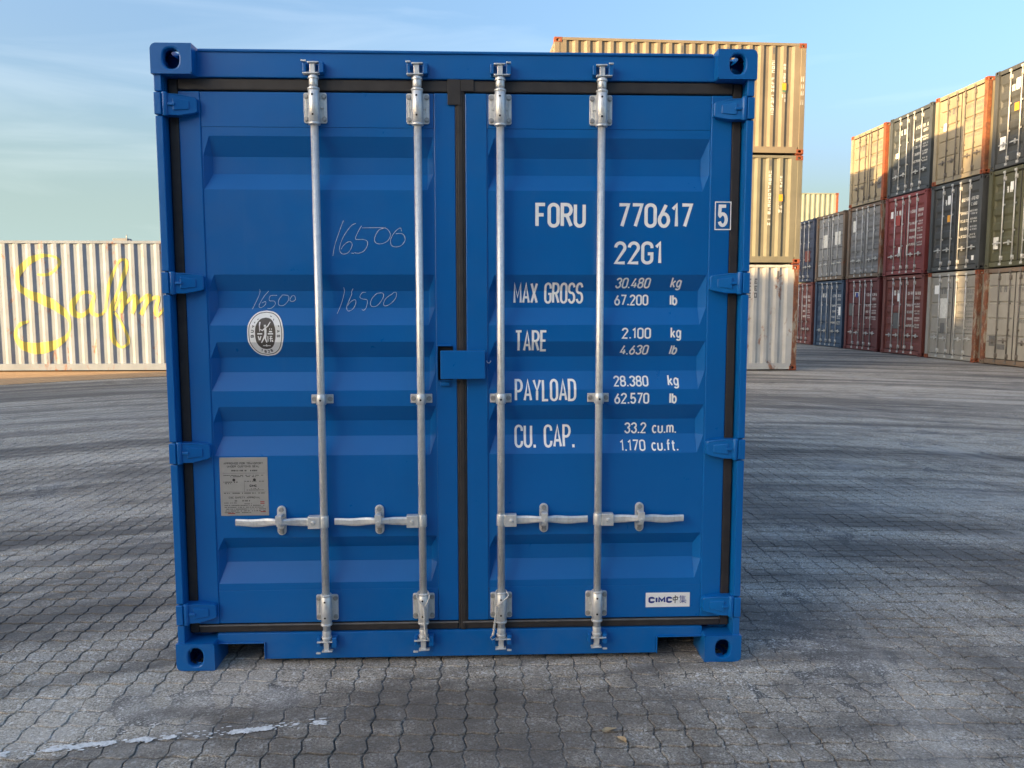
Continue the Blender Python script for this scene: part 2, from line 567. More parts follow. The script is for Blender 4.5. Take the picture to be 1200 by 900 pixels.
GL = {
    '0': (W_, [stadium()]), 'O': (W_, [stadium()]),
    '1': (0.22, [[(0.0, 0.80), (0.16, 1.0), (0.16, 0.0)]]),
    '2': (W_, [arc(H_, 0.77, H_, 0.23, 180, -28, 12) + [(0.0, 0.0), (W_, 0.0)]]),
    '3': (W_, [arc(H_, 0.77, H_, 0.23, 170, -80, 12), arc(H_, 0.27, H_, 0.27, 88, -172, 12)]),
    '4': (W_, [[(0.30, 0.0), (0.30, 0.55)], [(0.22, 1.0), (0.0, 0.24), (W_ + 0.04, 0.24)]]),
    '5': (W_, [[(W_ - 0.02, 1.0), (0.04, 1.0), (0.015, 0.54)] + arc(H_, 0.30, H_, 0.30, 140, -160, 14)]),
    '6': (W_, [[(0.29, 1.0), (0.10, 0.58), (0.015, 0.38)] + arc(H_, 0.29, H_, 0.29, 170, 530, 18)]),
    '7': (W_, [[(0.0, 1.0), (W_, 1.0), (0.12, 0.0)]]),
    '8': (W_, [stadium(W_, 0.0, 0.53, 0.2), stadium(W_ * 0.9, 0.53, 1.0, 0.18)]),
    '9': (W_, [arc(H_, 0.71, H_, 0.29, 0, 360, 18), [(W_, 0.71), (0.11, 0.0)]]),
    'F': (0.36, [[(0, 0), (0, 1), (0.36, 1)], [(0, 0.52), (0.30, 0.52)]]),
    'R': (W_, [[(0, 0), (0, 1), (0.2, 1)] + arc(0.2, 0.75, 0.2, 0.25, 90, -90, 8) + [(0, 0.5)], [(0.2, 0.5), (W_, 0)]]),
    'U': (W_, [[(0, 1)] + arc(H_, H_, H_, H_, 180, 360, 10) + [(W_, 1)]]),
    'G': (W_, [[(W_, 0.74)] + arc(H_, 0.8, H_, 0.2, 0, 180, 10) + arc(H_, 0.2, H_, 0.2, 180, 360, 10) + [(W_, 0.46), (0.22, 0.46)]]),
    'M': (0.46, [[(0, 0), (0, 1), (0.23, 0.30), (0.46, 1), (0.46, 0)]]),
    'A': (0.42, [[(0, 0), (0.21, 1), (0.42, 0)], [(0.06, 0.28), (0.36, 0.28)]]),
    'X': (0.40, [[(0, 0), (0.40, 1)], [(0, 1), (0.40, 0)]]),
    'S': (W_, [arc(H_, 0.765, H_, 0.235, 10, 180, 9) + arc(H_, 0.70, H_, 0.19, 190, 262, 5) + arc(H_, 0.27, H_, 0.25, 82, 0, 5) + arc(H_, 0.235, H_, 0.235, 0, -170, 9)]),
    'T': (0.40, [[(0.20, 0), (0.20, 1)], [(0, 1), (0.40, 1)]]),
    'E': (0.35, [[(0.35, 1), (0, 1), (0, 0), (0.35, 0)], [(0, 0.52), (0.29, 0.52)]]),
    'P': (0.39, [[(0, 0), (0, 1), (0.19, 1)] + arc(0.19, 0.73, 0.2, 0.27, 90, -90, 8) + [(0, 0.46)]]),
    'Y': (0.42, [[(0, 1), (0.21, 0.48), (0.42, 1)], [(0.21, 0.48), (0.21, 0)]]),
    'L': (0.34, [[(0, 1), (0, 0), (0.34, 0)]]),
    'D': (W_, [[(0, 0), (0, 1), (0.18, 1)] + arc(0.18, 0.78, 0.22, 0.22, 90, 0, 5) + arc(0.18, 0.22, 0.22, 0.22, 0, -90, 5) + [(0, 0)]]),
    'C': (W_, [[(W_, 0.74)] + arc(H_, 0.8, H_, 0.2, 0, 180, 10) + arc(H_, 0.2, H_, 0.2, 180, 360, 10) + [(W_, 0.26)]]),
    'I': (0.06, [[(0.03, 0), (0.03, 1)]]),
    'N': (0.42, [[(0, 0), (0, 1), (0.42, 0), (0.42, 1)]]),
    'V': (0.42, [[(0, 1), (0.21, 0), (0.42, 1)]]),
    'B': (W_, [[(0, 0), (0, 1), (0.18, 1)] + arc(0.18, 0.76, 0.2, 0.24, 90, -90, 8) + [(0, 0.52)], [(0.18, 0.52)] + arc(0.19, 0.26, 0.21, 0.26, 90, -90, 8) + [(0, 0)]]),
    'k': (0.34, [[(0, 0), (0, 1.08)], [(0.32, 0.72), (0.02, 0.32)], [(0.12, 0.42), (0.34, 0)]]),
    'g': (0.36, [arc(0.18, 0.40, 0.18, 0.36, 0, 360, 16), [(0.36, 0.76), (0.36, -0.08)] + arc(0.18, -0.10, 0.18, 0.18, 0, -160, 8)]),
    'l': (0.06, [[(0.03, 0), (0.03, 1.0)]]),
    'b': (0.36, [[(0, 1.0), (0, 0)], arc(0.18, 0.35, 0.18, 0.35, 180, 540, 16)]),
    'c': (0.32, [arc(0.17, 0.36, 0.17, 0.36, 45, 315, 12)]),
    'u': (0.34, [[(0, 0.72)] + arc(0.17, 0.19, 0.17, 0.19, 180, 360, 8) + [(0.34, 0.19), (0.34, 0.72)]]),
    'm': (0.52, [[(0, 0), (0, 0.72)], [(0, 0.5)] + arc(0.13, 0.54, 0.13, 0.18, 170, 0, 6) + [(0.26, 0)], [(0.26, 0.5)] + arc(0.39, 0.54, 0.13, 0.18, 170, 0, 6) + [(0.52, 0)]]),
    'f': (0.24, [[(0.24, 1.0), (0.16, 1.0), (0.10, 0.9), (0.10, 0)], [(0, 0.66), (0.24, 0.66)]]),
    't': (0.24, [[(0.10, 0.95), (0.10, 0.1), (0.16, 0.0), (0.24, 0.0)], [(0, 0.70), (0.24, 0.70)]]),
    '.': (0.06, [[(0.03, -0.05), (0.03, 0.09)]]),
    ' ': (0.26, []),
}


def ribbon(pts, w):
    """polyline (x, z) -> list of convex quads; w is a width or a list of widths"""
    P = [Vector(p[:2]) for p in pts]
    q = [P[0]]
    ws = [w[0]] if isinstance(w, (list, tuple)) else [w]
    for i in range(1, len(P)):
        if (P[i] - q[-1]).length > 1e-5:
            q.append(P[i])
            ws.append(w[i] if isinstance(w, (list, tuple)) else w)
    P = q
    if len(P) < 2:
        return []
    closed = (P[0] - P[-1]).length < 1e-4
    L, Rr = [], []
    for i, p in enumerate(P):
        a = (p - P[i - 1]) if i else ((P[0] - P[-2]) if closed else (P[1] - p))
        b = (P[i + 1] - p) if i < len(P) - 1 else ((P[1] - P[0]) if closed else a)
        a, b = a.normalized(), b.normalized()
        n1, n2 = Vector((-a.y, a.x)), Vector((-b.y, b.x))
        m = n1 + n2
        if m.length < 1e-4:
            m = n1
        m.normalize()
        k = 1 / max(0.70, m.dot(n1))
        L.append(p + m * ws[i] / 2 * k)
        Rr.append(p - m * ws[i] / 2 * k)
    return [[tuple(L[i]), tuple(Rr[i]), tuple(Rr[i + 1]), tuple(L[i + 1])] for i in range(len(P) - 1)]


def clip(poly, ax, lo, hi):
    for sgn, lim in ((1, lo), (-1, hi)):
        out = []
        for i in range(len(poly)):
            a, b = poly[i], poly[(i + 1) % len(poly)]
            da, db = sgn * (a[ax] - lim), sgn * (b[ax] - lim)
            if da >= 0:
                out.append(a)
            if da * db < 0:
                t = da / (da - db)
                out.append((a[0] + (b[0] - a[0]) * t, a[1] + (b[1] - a[1]) * t))
        poly = out
        if len(poly) < 3:
            return []
    return poly


def drape(mb, polys, ax, brk, put, lift=1.2e-5):
    """lay flat polygons (u, v) on a folded surface whose folds are at the values brk of coordinate ax; put(u, v) -> xyz"""
    for n_, poly in enumerate(polys):
        lo, hi = min(p[ax] for p in poly), max(p[ax] for p in poly)
        cuts = [-1e9] + [b for b in brk if lo < b < hi] + [1e9]
        for a, b in zip(cuts, cuts[1:]):
            c = clip(poly, ax, a, b) if len(cuts) > 2 else poly
            if len(c) >= 3:
                mb.face([put(*p) for p in c])
                fan = lift * (n_ % 400)          # strokes that cross never share a plane
                if fan:
                    f_ = mb.f[-1]
                    for i_ in f_:
                        x_, y_, z_ = mb.v[i_]
                        mb.v[i_] = (x_ - fan, y_, z_) if ax == 0 else (x_, y_ - fan, z_)


def text_polys(s, x0, z0, h, width=None, t=0.135, gap=0.19, shear=0.0):
    """list of (stroke index, quads); the text is fitted between x0 and x0 + width"""
    adv = []
    x = 0.0
    for ch in s:
        adv.append(x)
        x += GL[ch][0] + gap
    nat = x - gap
    hs = h * (1 - t)
    ws = (width - h * t) / nat if width else hs
    out = []
    for ch, ax in zip(s, adv):
        for k, st in enumerate(GL[ch][1]):
            pts = [(x0 + h * t / 2 + (ax + px) * ws + shear * pz * hs, z0 + h * t / 2 + pz * hs) for px, pz in st]
            out.append((k, ribbon(pts, h * t)))
    return out


# ---------------------------------------------------------------- container kit (local frame: doors at y = 0 facing -y, length along +y)
WID = 2.438
CX, CYL, CZ = 0.162, 0.178, 0.118


def hole_plate(mb, o, u, v, w, h, hw, hh, thick, n, rc=0.0):
    """rect w x h at origin o spanned by u, v with an oval hole; the wall is thick along -n"""
    o, u, v, n = Vector(o), Vector(u), Vector(v), Vector(n)
    ca = math.atan2(h, w)
    angs = sorted([2 * math.pi * i / 20 for i in range(20)] + [ca, math.pi - ca, math.pi + ca, 2 * math.pi - ca] + ([math.pi - ca + e for e in (-0.14, -0.07, 0.07, 0.14)] if rc else []))
    c = o + u * w / 2 + v * h / 2
    inn, out = [], []
    for a in angs:
        ca_, sa_ = math.cos(a), math.sin(a)
        k = min((w / 2) / max(1e-6, abs(ca_)), (h / 2) / max(1e-6, abs(sa_)))
        a_, b_ = ca_ * k + w / 2, sa_ * k + h / 2
        if rc and a_ < rc and b_ > h - rc:       # rounded outer corner at (0, h)
            lo_, hi_ = 0.0, k
            for _ in range(24):
                m_ = (lo_ + hi_) / 2
                if math.hypot(ca_ * m_ + w / 2 - rc, sa_ * m_ + h / 2 - (h - rc)) > rc and ca_ * m_ + w / 2 < rc and sa_ * m_ + h / 2 > h - rc:
                    hi_ = m_
                else:
                    lo_ = m_
            k = lo_
        out.append(c + u * ca_ * k + v * sa_ * k)
        r = (abs(ca_ / (hw / 2)) ** 2.6 + abs(sa_ / (hh / 2)) ** 2.6) ** (-1 / 2.6)
        inn.append(c + u * ca_ * r + v * sa_ * r)
    N_ = len(angs)
    for i in range(N_):
        j = (i + 1) % N_
        mb.face([tuple(out[i]), tuple(out[j]), tuple(inn[j]), tuple(inn[i])])
        mb.face([tuple(inn[i]), tuple(inn[j]), tuple(inn[j] - n * thick), tuple(inn[i] - n * thick)])


def casting_mesh():
    mb = MB()
    t = 0.026
    rc = 0.024
    hole_plate(mb, (0, 0, 0), (1, 0, 0), (0, 0, 1), CX, CZ, 0.064, 0.079, t, (0, -1, 0), rc)
    hole_plate(mb, (0, CYL, 0), (0, -1, 0), (0, 0, 1), CYL, CZ - rc, 0.080, 0.056, t, (-1, 0, 0))
    hole_plate(mb, (rc, 0, CZ), (1, 0, 0), (0, 1, 0), CX - rc, CYL, 0.064, 0.124, t, (0, 0, 1))
    ar = [(rc - rc * math.sin(R(q)), CZ - rc + rc * math.cos(R(q))) for q in range(0, 91, 15)]
    for p_, q_ in zip(ar, ar[1:]):
        mb.face([(p_[0], 0, p_[1]), (q_[0], 0, q_[1]), (q_[0], CYL, q_[1]), (p_[0], CYL, p_[1])], True)
    mb.face([(CX, 0, 0), (CX, CYL, 0), (CX, CYL, CZ), (CX, 0, CZ)])
    mb.face([(0, CYL, 0), (0, CYL, CZ), (CX, CYL, CZ), (CX, CYL, 0)])
    mb.face([(0, 0, 0), (0, CYL, 0), (CX, CYL, 0), (CX, 0, 0)])
    m = mb.mesh('corner_casting')
    import bmesh
    bm = bmesh.new()
    bm.from_mesh(m)
    bmesh.ops.remove_doubles(bm, verts=bm.verts, dist=1e-5)
    bm.to_mesh(m)
    bm.free()
    return m


CASTING = casting_mesh()
PER = 0.278


def corr_pts(L, a=0.15, depth=0.036):
    """trapezoid pressing along a length L: list of (pos, depth)"""
    n = int((L - 2 * a) / PER)
    st = (L - n * PER) / 2
    p = [(a * 0.6, 0.0)]
    for i in range(n):
        b = st + i * PER
        p += [(b + 0.036, 0), (b + 0.104, depth), (b + 0.174, depth), (b + 0.242, 0)]
    p.append((L - a * 0.6, 0.0))
    return p


def pl(pts, x):
    if x <= pts[0][0]:
        return pts[0][1]
    for (a, da), (b, db) in zip(pts, pts[1:]):
        if x <= b:
            return da + (db - da) * (x - a) / (b - a)
    return pts[-1][1]


_cache = {}


def shell_meshes(L, H):
    key = (L, H)
    if key in _cache:
        return _cache[key]
    d = {}
    pr = corr_pts(L)
    z0, z1 = 0.165, H - 0.055
    mb = MB()
    for (a, da), (b, db) in zip(pr, pr[1:]):
        mb.face([(0.012 + da, a, z0), (0.012 + da, a, z1), (0.012 + db, b, z1), (0.012 + db, b, z0)])
    d['side_wall'] = mb.mesh('side_wall')
    pe = corr_pts(WID, 0.16)
    mb = MB()
    for (a, da), (b, db) in zip(pe, pe[1:]):
        mb.face([(a - WID / 2, L - 0.03 - da, 0.15), (b - WID / 2, L - 0.03 - db, 0.15), (b - WID / 2, L - 0.03 - db, H - 0.1), (a - WID / 2, L - 0.03 - da, H - 0.1)])
    d['end_wall'] = mb.mesh('end_wall')
    mb = MB()
    n = int(L / 0.209)
    zs = []
    for i in range(n):
        b = 0.12 + (L - 0.24) * i / n
        s = (L - 0.24) / n
        zs += [(b, 0), (b + s * 0.3, 0), (b + s * 0.5, -0.018), (b + s * 0.8, -0.018)]
    zs.append((L - 0.12, 0))
    for (a, da), (b, db) in zip(zs, zs[1:]):
        mb.face([(-1.19, a, H - 0.012 + da), (1.19, a, H - 0.012 + da), (1.19, b, H - 0.012 + db), (-1.19, b, H - 0.012 + db)])
    d['roof'] = mb.mesh('roof')
    d['top_side_rail'] = MB().box(0.004, 0.064, 0.15, L - 0.15, H - 0.072, H - 0.008).mesh('top_side_rail')
    d['bottom_side_rail'] = MB().box(0.004, 0.052, 0.15, L - 0.15, 0.03, 0.178).mesh('bottom_side_rail')
    d['corner_post'] = MB().box(0.003, 0.15, 0.006, 0.13, CZ - 0.01, H - CZ + 0.01).mesh('corner_post')
    d['header'] = MB().box(-1.07, 1.07, 0.03, 0.14, H - 0.115, H - 0.006).mesh('header')
    d['sill'] = MB().box(-1.07, 1.07, 0.03, 0.14, 0.022, 0.15).mesh('sill')
    d['floor'] = MB().box(-1.16, 1.16, 0.19, L - 0.19, 0.125, 0.16).mesh('floor')
    _cache[key] = d
    return d


def shell(root, L, H, wall, frame, cast, front=True, post=None, post2=None):
    d = shell_meshes(L, H)
    bv = 0.006
    for sx in (-1, 1):
        for ye in (0, 1):
            for ze in (0, 1):
                obj('corner_casting', CASTING, cast, root, 0.007, 2, (sx * WID / 2, L if ye else 0, H if ze else 0), None,
                    (-sx, -1 if ye else 1, 1 if ze else -1)).location.z = (H - CZ) if ze else CZ
            if front or ye:
                pm = frame
                if post and sx < 0:
                    pm = post
                if post2 and sx > 0:
                    pm = post2
                obj('corner_post', d['corner_post'], pm, root, bv, 2, (sx * WID / 2, L if ye else 0, 0), None, (-sx, -1 if ye else 1, 1))
        obj('side_wall', d['side_wall'], wall, root, 0, 2, (sx * WID / 2, 0, 0), None, (-sx, 1, 1))
        obj('top_side_rail', d['top_side_rail'], frame, root, bv, 2, (sx * WID / 2, 0, 0), None, (-sx, 1, 1))
        obj('bottom_side_rail', d['bottom_side_rail'], frame, root, bv, 2, (sx * WID / 2, 0, 0), None, (-sx, 1, 1))
    obj('end_wall', d['end_wall'], wall, root)
    obj('roof', d['roof'], wall, root)
    obj('floor', d['floor'], M['hole'], root)
    obj('header', d['header'], frame, root, bv, 2, (0, L, 0), None, (1, -1, 1))
    obj('sill', d['sill'], frame, root, bv, 2, (0, L, 0), None, (1, -1, 1))
    if front:
        obj('header', d['header'], frame, root, bv)
        obj('sill', d['sill'], frame, root, bv)


# door leaf of the stacked containers
def leaf_profile(kind, H):
    z0, z1 = 0.30, H - 0.28
    if kind == 'rib':
        n = 5
        st = (z1 - z0) / n
        p = [(z0 - 0.13, 0)]
        for i in range(n):
            b = z0 + i * st
            p += [(b + 0.06, 0), (b + 0.12, 0.034), (b + 0.24, 0.034), (b + 0.31, 0)]
        return p + [(z1 + 0.14, 0)]
    p = [(z0 - 0.13, 0)]
    for f in (0.22, 0.45, 0.67, 0.88):
        b = z0 + (z1 - z0) * f
        p += [(b, 0), (b + 0.02, 0.03), (b + 0.05, 0.03), (b + 0.07, 0)]
    return p + [(z1 + 0.14, 0)]


LEAF = {}
for kind in ('rib', 'flat'):
    H0 = 2.591
    pr = leaf_profile(kind, H0)
    mb = MB()
    x0, x1 = 0.012, 1.075
    for (a, da), (b, db) in zip(pr, pr[1:]):
        xs = [(x0, 0), (x0 + 0.06, 0), (x0 + 0.09, 1), (x1 - 0.09, 1), (x1 - 0.06, 0), (x1, 0)]
        for (xa, ka), (xb, kb) in zip(xs, xs[1:]):
            mb.face([(xa, 0.066 + da * ka, a), (xb, 0.066 + da * kb, a), (xb, 0.066 + db * kb, b), (xa, 0.066 + db * ka, b)])
    for xa in (x0, x1):
        mb.face([(xa, 0.066, pr[0][0]), (xa, 0.12, pr[0][0]), (xa, 0.12, pr[-1][0]), (xa, 0.066, pr[-1][0])])
    LEAF[kind] = mb.mesh('door')
mb = MB()
mb.cyl((0, 0.034, 0.07), (0, 0.034, 2.53), 0.017, 10)
for z in (0.25, 2.33):
    mb.box(-0.045, 0.045, 0.05, 0.066, z - 0.055, z + 0.055)
    mb.cyl((0, 0.034, z - 0.06), (0, 0.034, z + 0.06), 0.026, 10)
for z in (0.95, 1.65):
    mb.box(-0.04, 0.04, 0.045, 0.066, z - 0.022, z + 0.022)
for z in (0.09, 2.5):
    mb.box(-0.04, 0.045, 0.012, 0.05, z - 0.03, z + 0.03)
ROD = mb.mesh('lock_rod')
mb = MB()
mb.prism([(0, 0.0), (0.14, 0.012), (0.34, 0.0), (0.34, 0.028), (0.16, 0.044), (0, 0.034)], 0.02, 0.032)
mb.prism([(0.15, -0.045), (0.19, -0.045), (0.19, 0.085), (0.15, 0.085)], 0.034, 0.064)
HANDLE = mb.mesh('door_handle')
mb = MB()
mb.prism([(0, -0.042), (0.09, -0.042), (0.145, -0.022), (0.145, 0.022), (0.09, 0.042), (0, 0.042)], lambda x: 0.012 + 0.2 * x, 0.064)
HINGE = mb.mesh('hinge')


def marks(mb, rnd, x0, z0, w, h, chars, y, t=0.2, fill=0.78):
    """a line of lettering too far off to read: each letter a few strokes"""
    cw = w / chars
    for i in range(chars):
        if rnd.random() > fill + 0.2:
            continue
        a, b = x0 + i * cw, x0 + (i + 0.72) * cw
        k = rnd.random()
        e = min(cw, h) * t
        if k < 0.8:
            mb.face([(a, y, z0), (a + e, y, z0), (a + e, y, z0 + h), (a, y, z0 + h)])
        if k > 0.15:
            mb.face([(b - e, y, z0), (b, y, z0), (b, y, z0 + h), (b - e, y, z0 + h)])
        for q in rnd.sample((0.0, 0.42, 1 - t * 0.7), 2):
            mb.face([(a + e, y - 0.0004, z0 + q * h), (b - e, y - 0.0004, z0 + q * h), (b - e, y - 0.0004, z0 + min(1, q + t * 0.8) * h), (a + e, y - 0.0004, z0 + min(1, q + t * 0.8) * h)])


def stacked(label, loc, rz, kind, paint, frame, cast, rods, mark, seed, L=6.058, post=None, post2=None, group=None, doors=True, extras=()):
    """one container of the stacks"""
    rnd = random.Random(seed)
    H = 2.591
    root = empty('shipping_container', label, 'container', loc, rz, group)
    shell(root, L, H, paint, frame, cast, True, post, post2)
    if not doors:
        MBd = MB().box(-1.08, 1.08, 0.066, 0.1, 0.15, H - 0.115)
        MBd.build('door', paint, root)
        return root
    for s in (-1, 1):
        dr = obj('door', LEAF[kind], paint, root, 0, 2, None, None, (s, 1, 1))
        for rx in (0.19, 0.63):
            obj('lock_rod', ROD, rods, dr, 0, 2, (rx, 0, 0))
            obj('door_handle', HANDLE, rods, dr, 0, 2, (rx, 0, 0.62 + rnd.uniform(-0.02, 0.02)))
        for hz in (0.32, 0.96, 1.63, 2.27):
            obj('hinge', HINGE, frame, dr, 0, 2, (1.2, 0, hz), None, (-1, 1, 1))
        g = MB()
        g.box(1.078, 1.1, 0.058, 0.09, 0.16, H - 0.125)
        if s > 0:
            g.box(-0.012, 0.012, 0.055, 0.09, 0.16, H - 0.125)
        g.build('gasket', M['rubber'], dr)
        if mark:
            t = MB()
            yy = 0.0655
            if s > 0:
                marks(t, rnd, 0.24, 1.95, 0.34, 0.10, 4, yy)
                marks(t, rnd, 0.66, 1.95, 0.38, 0.10, 6, yy)
                marks(t, rnd, 0.68, 1.80, 0.26, 0.09, 4, yy)
                for k in range(rnd.choice((3, 4))):
                    z = 1.58 - k * 0.22
                    marks(t, rnd, 0.22, z, 0.34, 0.08, 6, yy)
                    marks(t, rnd, 0.66, z + 0.05, 0.30, 0.05, 7, yy)
                    marks(t, rnd, 0.66, z - 0.03, 0.30, 0.05, 7, yy)
            else:
                marks(t, rnd, -0.60, 1.95, 0.32, 0.16, 2, yy, 0.3)
            if s < 0:
                t.v = [(-x, y, z) for x, y, z in t.v]
            t.build('lettering', mark, dr)['kind'] = 'stuff'
        for (es, ex, ez, ew, eh, em) in extras:
            if es == s:
                e = MB()
                e.box(ex, ex + ew, 0.0605, 0.0652, ez, ez + eh)
                e.build('sticker', em, dr, 0.0)
    return root

CHALK = [
[[(-0.483, 1.907), (-0.491, 1.888), (-0.506, 1.848), (-0.521, 1.806), (-0.53, 1.761)], [(-0.432, 1.895), (-0.448, 1.888), (-0.467, 1.867), (-0.487, 1.836), (-0.5, 1.801), (-0.5, 1.78), (-0.488, 1.769), (-0.469, 1.773), (-0.455, 1.789), (-0.449, 1.808), (-0.454, 1.819), (-0.468, 1.818), (-0.485, 1.804), (-0.495, 1.789)], [(-0.453, 1.773), (-0.443, 1.772)], [(-0.408, 1.886), (-0.42, 1.867), (-0.435, 1.834), (-0.423, 1.829), (-0.4, 1.829), (-0.385, 1.82), (-0.388, 1.799), (-0.403, 1.78), (-0.424, 1.772), (-0.44, 1.775)], [(-0.406, 1.877), (-0.342, 1.878), (-0.318, 1.877)], [(-0.318, 1.877), (-0.338, 1.867), (-0.352, 1.844), (-0.355, 1.823), (-0.343, 1.812), (-0.32, 1.813), (-0.298, 1.827), (-0.289, 1.849), (-0.297, 1.867), (-0.311, 1.877), (-0.326, 1.873)], [(-0.243, 1.863), (-0.247, 1.877), (-0.264, 1.867), (-0.281, 1.846), (-0.289, 1.825), (-0.286, 1.806), (-0.27, 1.799), (-0.246, 1.804), (-0.23, 1.823), (-0.229, 1.839), (-0.238, 1.852), (-0.253, 1.854), (-0.267, 1.853)]] ,
[[(-0.493, 1.632), (-0.492, 1.612), (-0.502, 1.574), (-0.522, 1.521)], [(-0.454, 1.627), (-0.462, 1.612), (-0.461, 1.603), (-0.476, 1.569), (-0.484, 1.548), (-0.477, 1.532), (-0.46, 1.538), (-0.446, 1.56), (-0.445, 1.577), (-0.455, 1.578), (-0.472, 1.565), (-0.48, 1.553)], [(-0.401, 1.611), (-0.417, 1.609), (-0.427, 1.591), (-0.416, 1.583), (-0.397, 1.579), (-0.397, 1.56), (-0.404, 1.541), (-0.412, 1.535), (-0.418, 1.538)], [(-0.337, 1.608), (-0.356, 1.605), (-0.376, 1.584), (-0.383, 1.562), (-0.374, 1.55), (-0.354, 1.555), (-0.335, 1.577), (-0.326, 1.598), (-0.332, 1.608), (-0.342, 1.609)], [(-0.291, 1.603), (-0.313, 1.589), (-0.326, 1.569), (-0.326, 1.556), (-0.314, 1.554), (-0.292, 1.567), (-0.275, 1.588), (-0.272, 1.608), (-0.281, 1.611), (-0.291, 1.603)]] ,
[[(-0.846, 1.624), (-0.85, 1.6), (-0.88, 1.54)], [(-0.81, 1.616), (-0.831, 1.592), (-0.852, 1.556), (-0.844, 1.546), (-0.826, 1.559), (-0.824, 1.572), (-0.84, 1.566)], [(-0.775, 1.598), (-0.803, 1.596), (-0.808, 1.576), (-0.788, 1.574), (-0.784, 1.56), (-0.801, 1.544), (-0.817, 1.543)], [(-0.752, 1.6), (-0.768, 1.58), (-0.769, 1.558), (-0.749, 1.556), (-0.729, 1.576), (-0.728, 1.596), (-0.752, 1.6)], [(-0.712, 1.596), (-0.722, 1.58), (-0.713, 1.572), (-0.699, 1.58), (-0.702, 1.596), (-0.712, 1.596)]] ]
SCRIPT = [[(-9.73, 2.29, 0.034), (-9.52, 2.28, 0.052), (-9.33, 2.38, 0.052), (-9.23, 2.52, 0.043), (-9.26, 2.64, 0.043), (-9.4, 2.69, 0.043), (-9.62, 2.69, 0.077), (-9.87, 2.58, 0.12), (-10.07, 2.4, 0.112), (-10.15, 2.19, 0.086), (-10.11, 2.0, 0.094), (-9.92, 1.86, 0.129), (-9.64, 1.74, 0.172), (-9.36, 1.59, 0.155), (-9.14, 1.4, 0.094), (-9.06, 1.19, 0.043), (-9.12, 0.98, 0.052), (-9.32, 0.79, 0.12), (-9.62, 0.68, 0.189), (-9.9, 0.66, 0.189), (-10.15, 0.75, 0.129), (-10.27, 0.92, 0.069), (-10.25, 1.07, 0.052), (-10.14, 1.19, 0.069), (-9.97, 1.26, 0.034)], [(-8.5, 1.84, 0.06), (-8.64, 1.9, 0.052), (-8.81, 1.86, 0.069), (-8.96, 1.69, 0.094), (-9.0, 1.53, 0.094), (-8.92, 1.4, 0.103), (-8.75, 1.4, 0.069), (-8.6, 1.57, 0.052), (-8.5, 1.82, 0.06), (-8.57, 1.61, 0.086), (-8.58, 1.46, 0.086), (-8.46, 1.39, 0.06), (-8.34, 1.44, 0.043), (-8.24, 1.61, 0.034)], [(-8.29, 1.46, 0.043), (-8.23, 1.78, 0.06), (-8.14, 2.15, 0.06), (-8.02, 2.44, 0.043), (-7.89, 2.6, 0.043), (-7.79, 2.59, 0.06), (-7.79, 2.44, 0.069), (-7.89, 2.15, 0.06), (-8.02, 1.86, 0.052), (-8.14, 1.57, 0.06), (-8.17, 1.27, 0.069), (-8.16, 0.98, 0.077), (-8.1, 0.77, 0.069), (-7.96, 0.68, 0.043), (-7.82, 0.77, 0.043), (-7.84, 0.98, 0.043), (-7.95, 1.25, 0.043), (-8.09, 1.45, 0.043)], [(-8.1, 1.48, 0.034), (-8.02, 1.65, 0.052), (-7.9, 1.84, 0.069), (-7.84, 1.87, 0.06), (-7.88, 1.65, 0.077), (-7.94, 1.44, 0.06)], [(-7.9, 1.57, 0.034), (-7.74, 1.75, 0.06), (-7.61, 1.81, 0.069), (-7.63, 1.61, 0.086), (-7.7, 1.42, 0.069)], [(-7.65, 1.57, 0.034), (-7.47, 1.75, 0.06), (-7.31, 1.82, 0.069), (-7.4, 1.61, 0.077), (-7.52, 1.4, 0.077)], [(-7.5, 1.44, 0.043), (-7.29, 1.73, 0.06), (-7.11, 1.78, 0.069), (-7.17, 1.57, 0.077), (-7.18, 1.41, 0.069), (-7.08, 1.42, 0.043), (-6.98, 1.57, 0.034)]]


# ================================================================ ground: block paving
PX, PY, PX0, PY0 = 0.1155, 0.1095, 0.14, -0.106
JB = -0.011                      # underside of the joints


def smooth(a, b, x):
    t = min(1, max(0, (x - a) / (b - a)))
    return t * t * (3 - 2 * t)


def rise(x, y):
    """the yard climbs gently towards the left rear"""
    return 0.137 * smooth(-2.0, -5.5, x) * smooth(8.2, 13.6, y)


GX0, GX1, GY0, GY1 = PX0 - 76 * PX, PX0 + 73 * PX, PY0 - 31 * PY, PY0 + 74 * PY
xs = [-900, -300, -120, -60, -35] + [-25 + i * 0.75 for i in range(23)] + [GX0, -6.5, -5, -3.5, -2, 0, 2, 4, 6, GX1, 12, 20, 35, 60, 120, 300, 900]
xs = sorted(x for x in xs if not (GX0 < x < GX0 + 0.5) and not (-8.64 < x - 0 < GX0 and x != GX0))
ys = [-900, -300, -120, -60, -30, -15, -7, GY0, -1, 1, 3, 5, 7, GY1] + [GY1 + 0.5 * i for i in range(1, 15)] + [17, 20, 25, 32, 45, 70, 120, 300, 900, 2000]
mb = MB()
idx = {}
for i, x in enumerate(xs):
    for j, y in enumerate(ys):
        idx[i, j] = len(mb.v)
        mb.v.append((x, y, -0.005 + rise(x, y)))
for i in range(len(xs) - 1):
    for j in range(len(ys) - 1):
        if xs[i] >= GX0 - 1e-6 and xs[i + 1] <= GX1 + 1e-6 and ys[j] >= GY0 - 1e-6 and ys[j + 1] <= GY1 + 1e-6:
            continue
        mb.f.append((idx[i, j], idx[i + 1, j], idx[i + 1, j + 1], idx[i, j + 1]))
        mb.s.append(True)
ground = mb.build('paved_yard', M['far'])
tag(ground, 'grey block-paved container yard with worn tyre sweeps', 'ground', kind='structure')


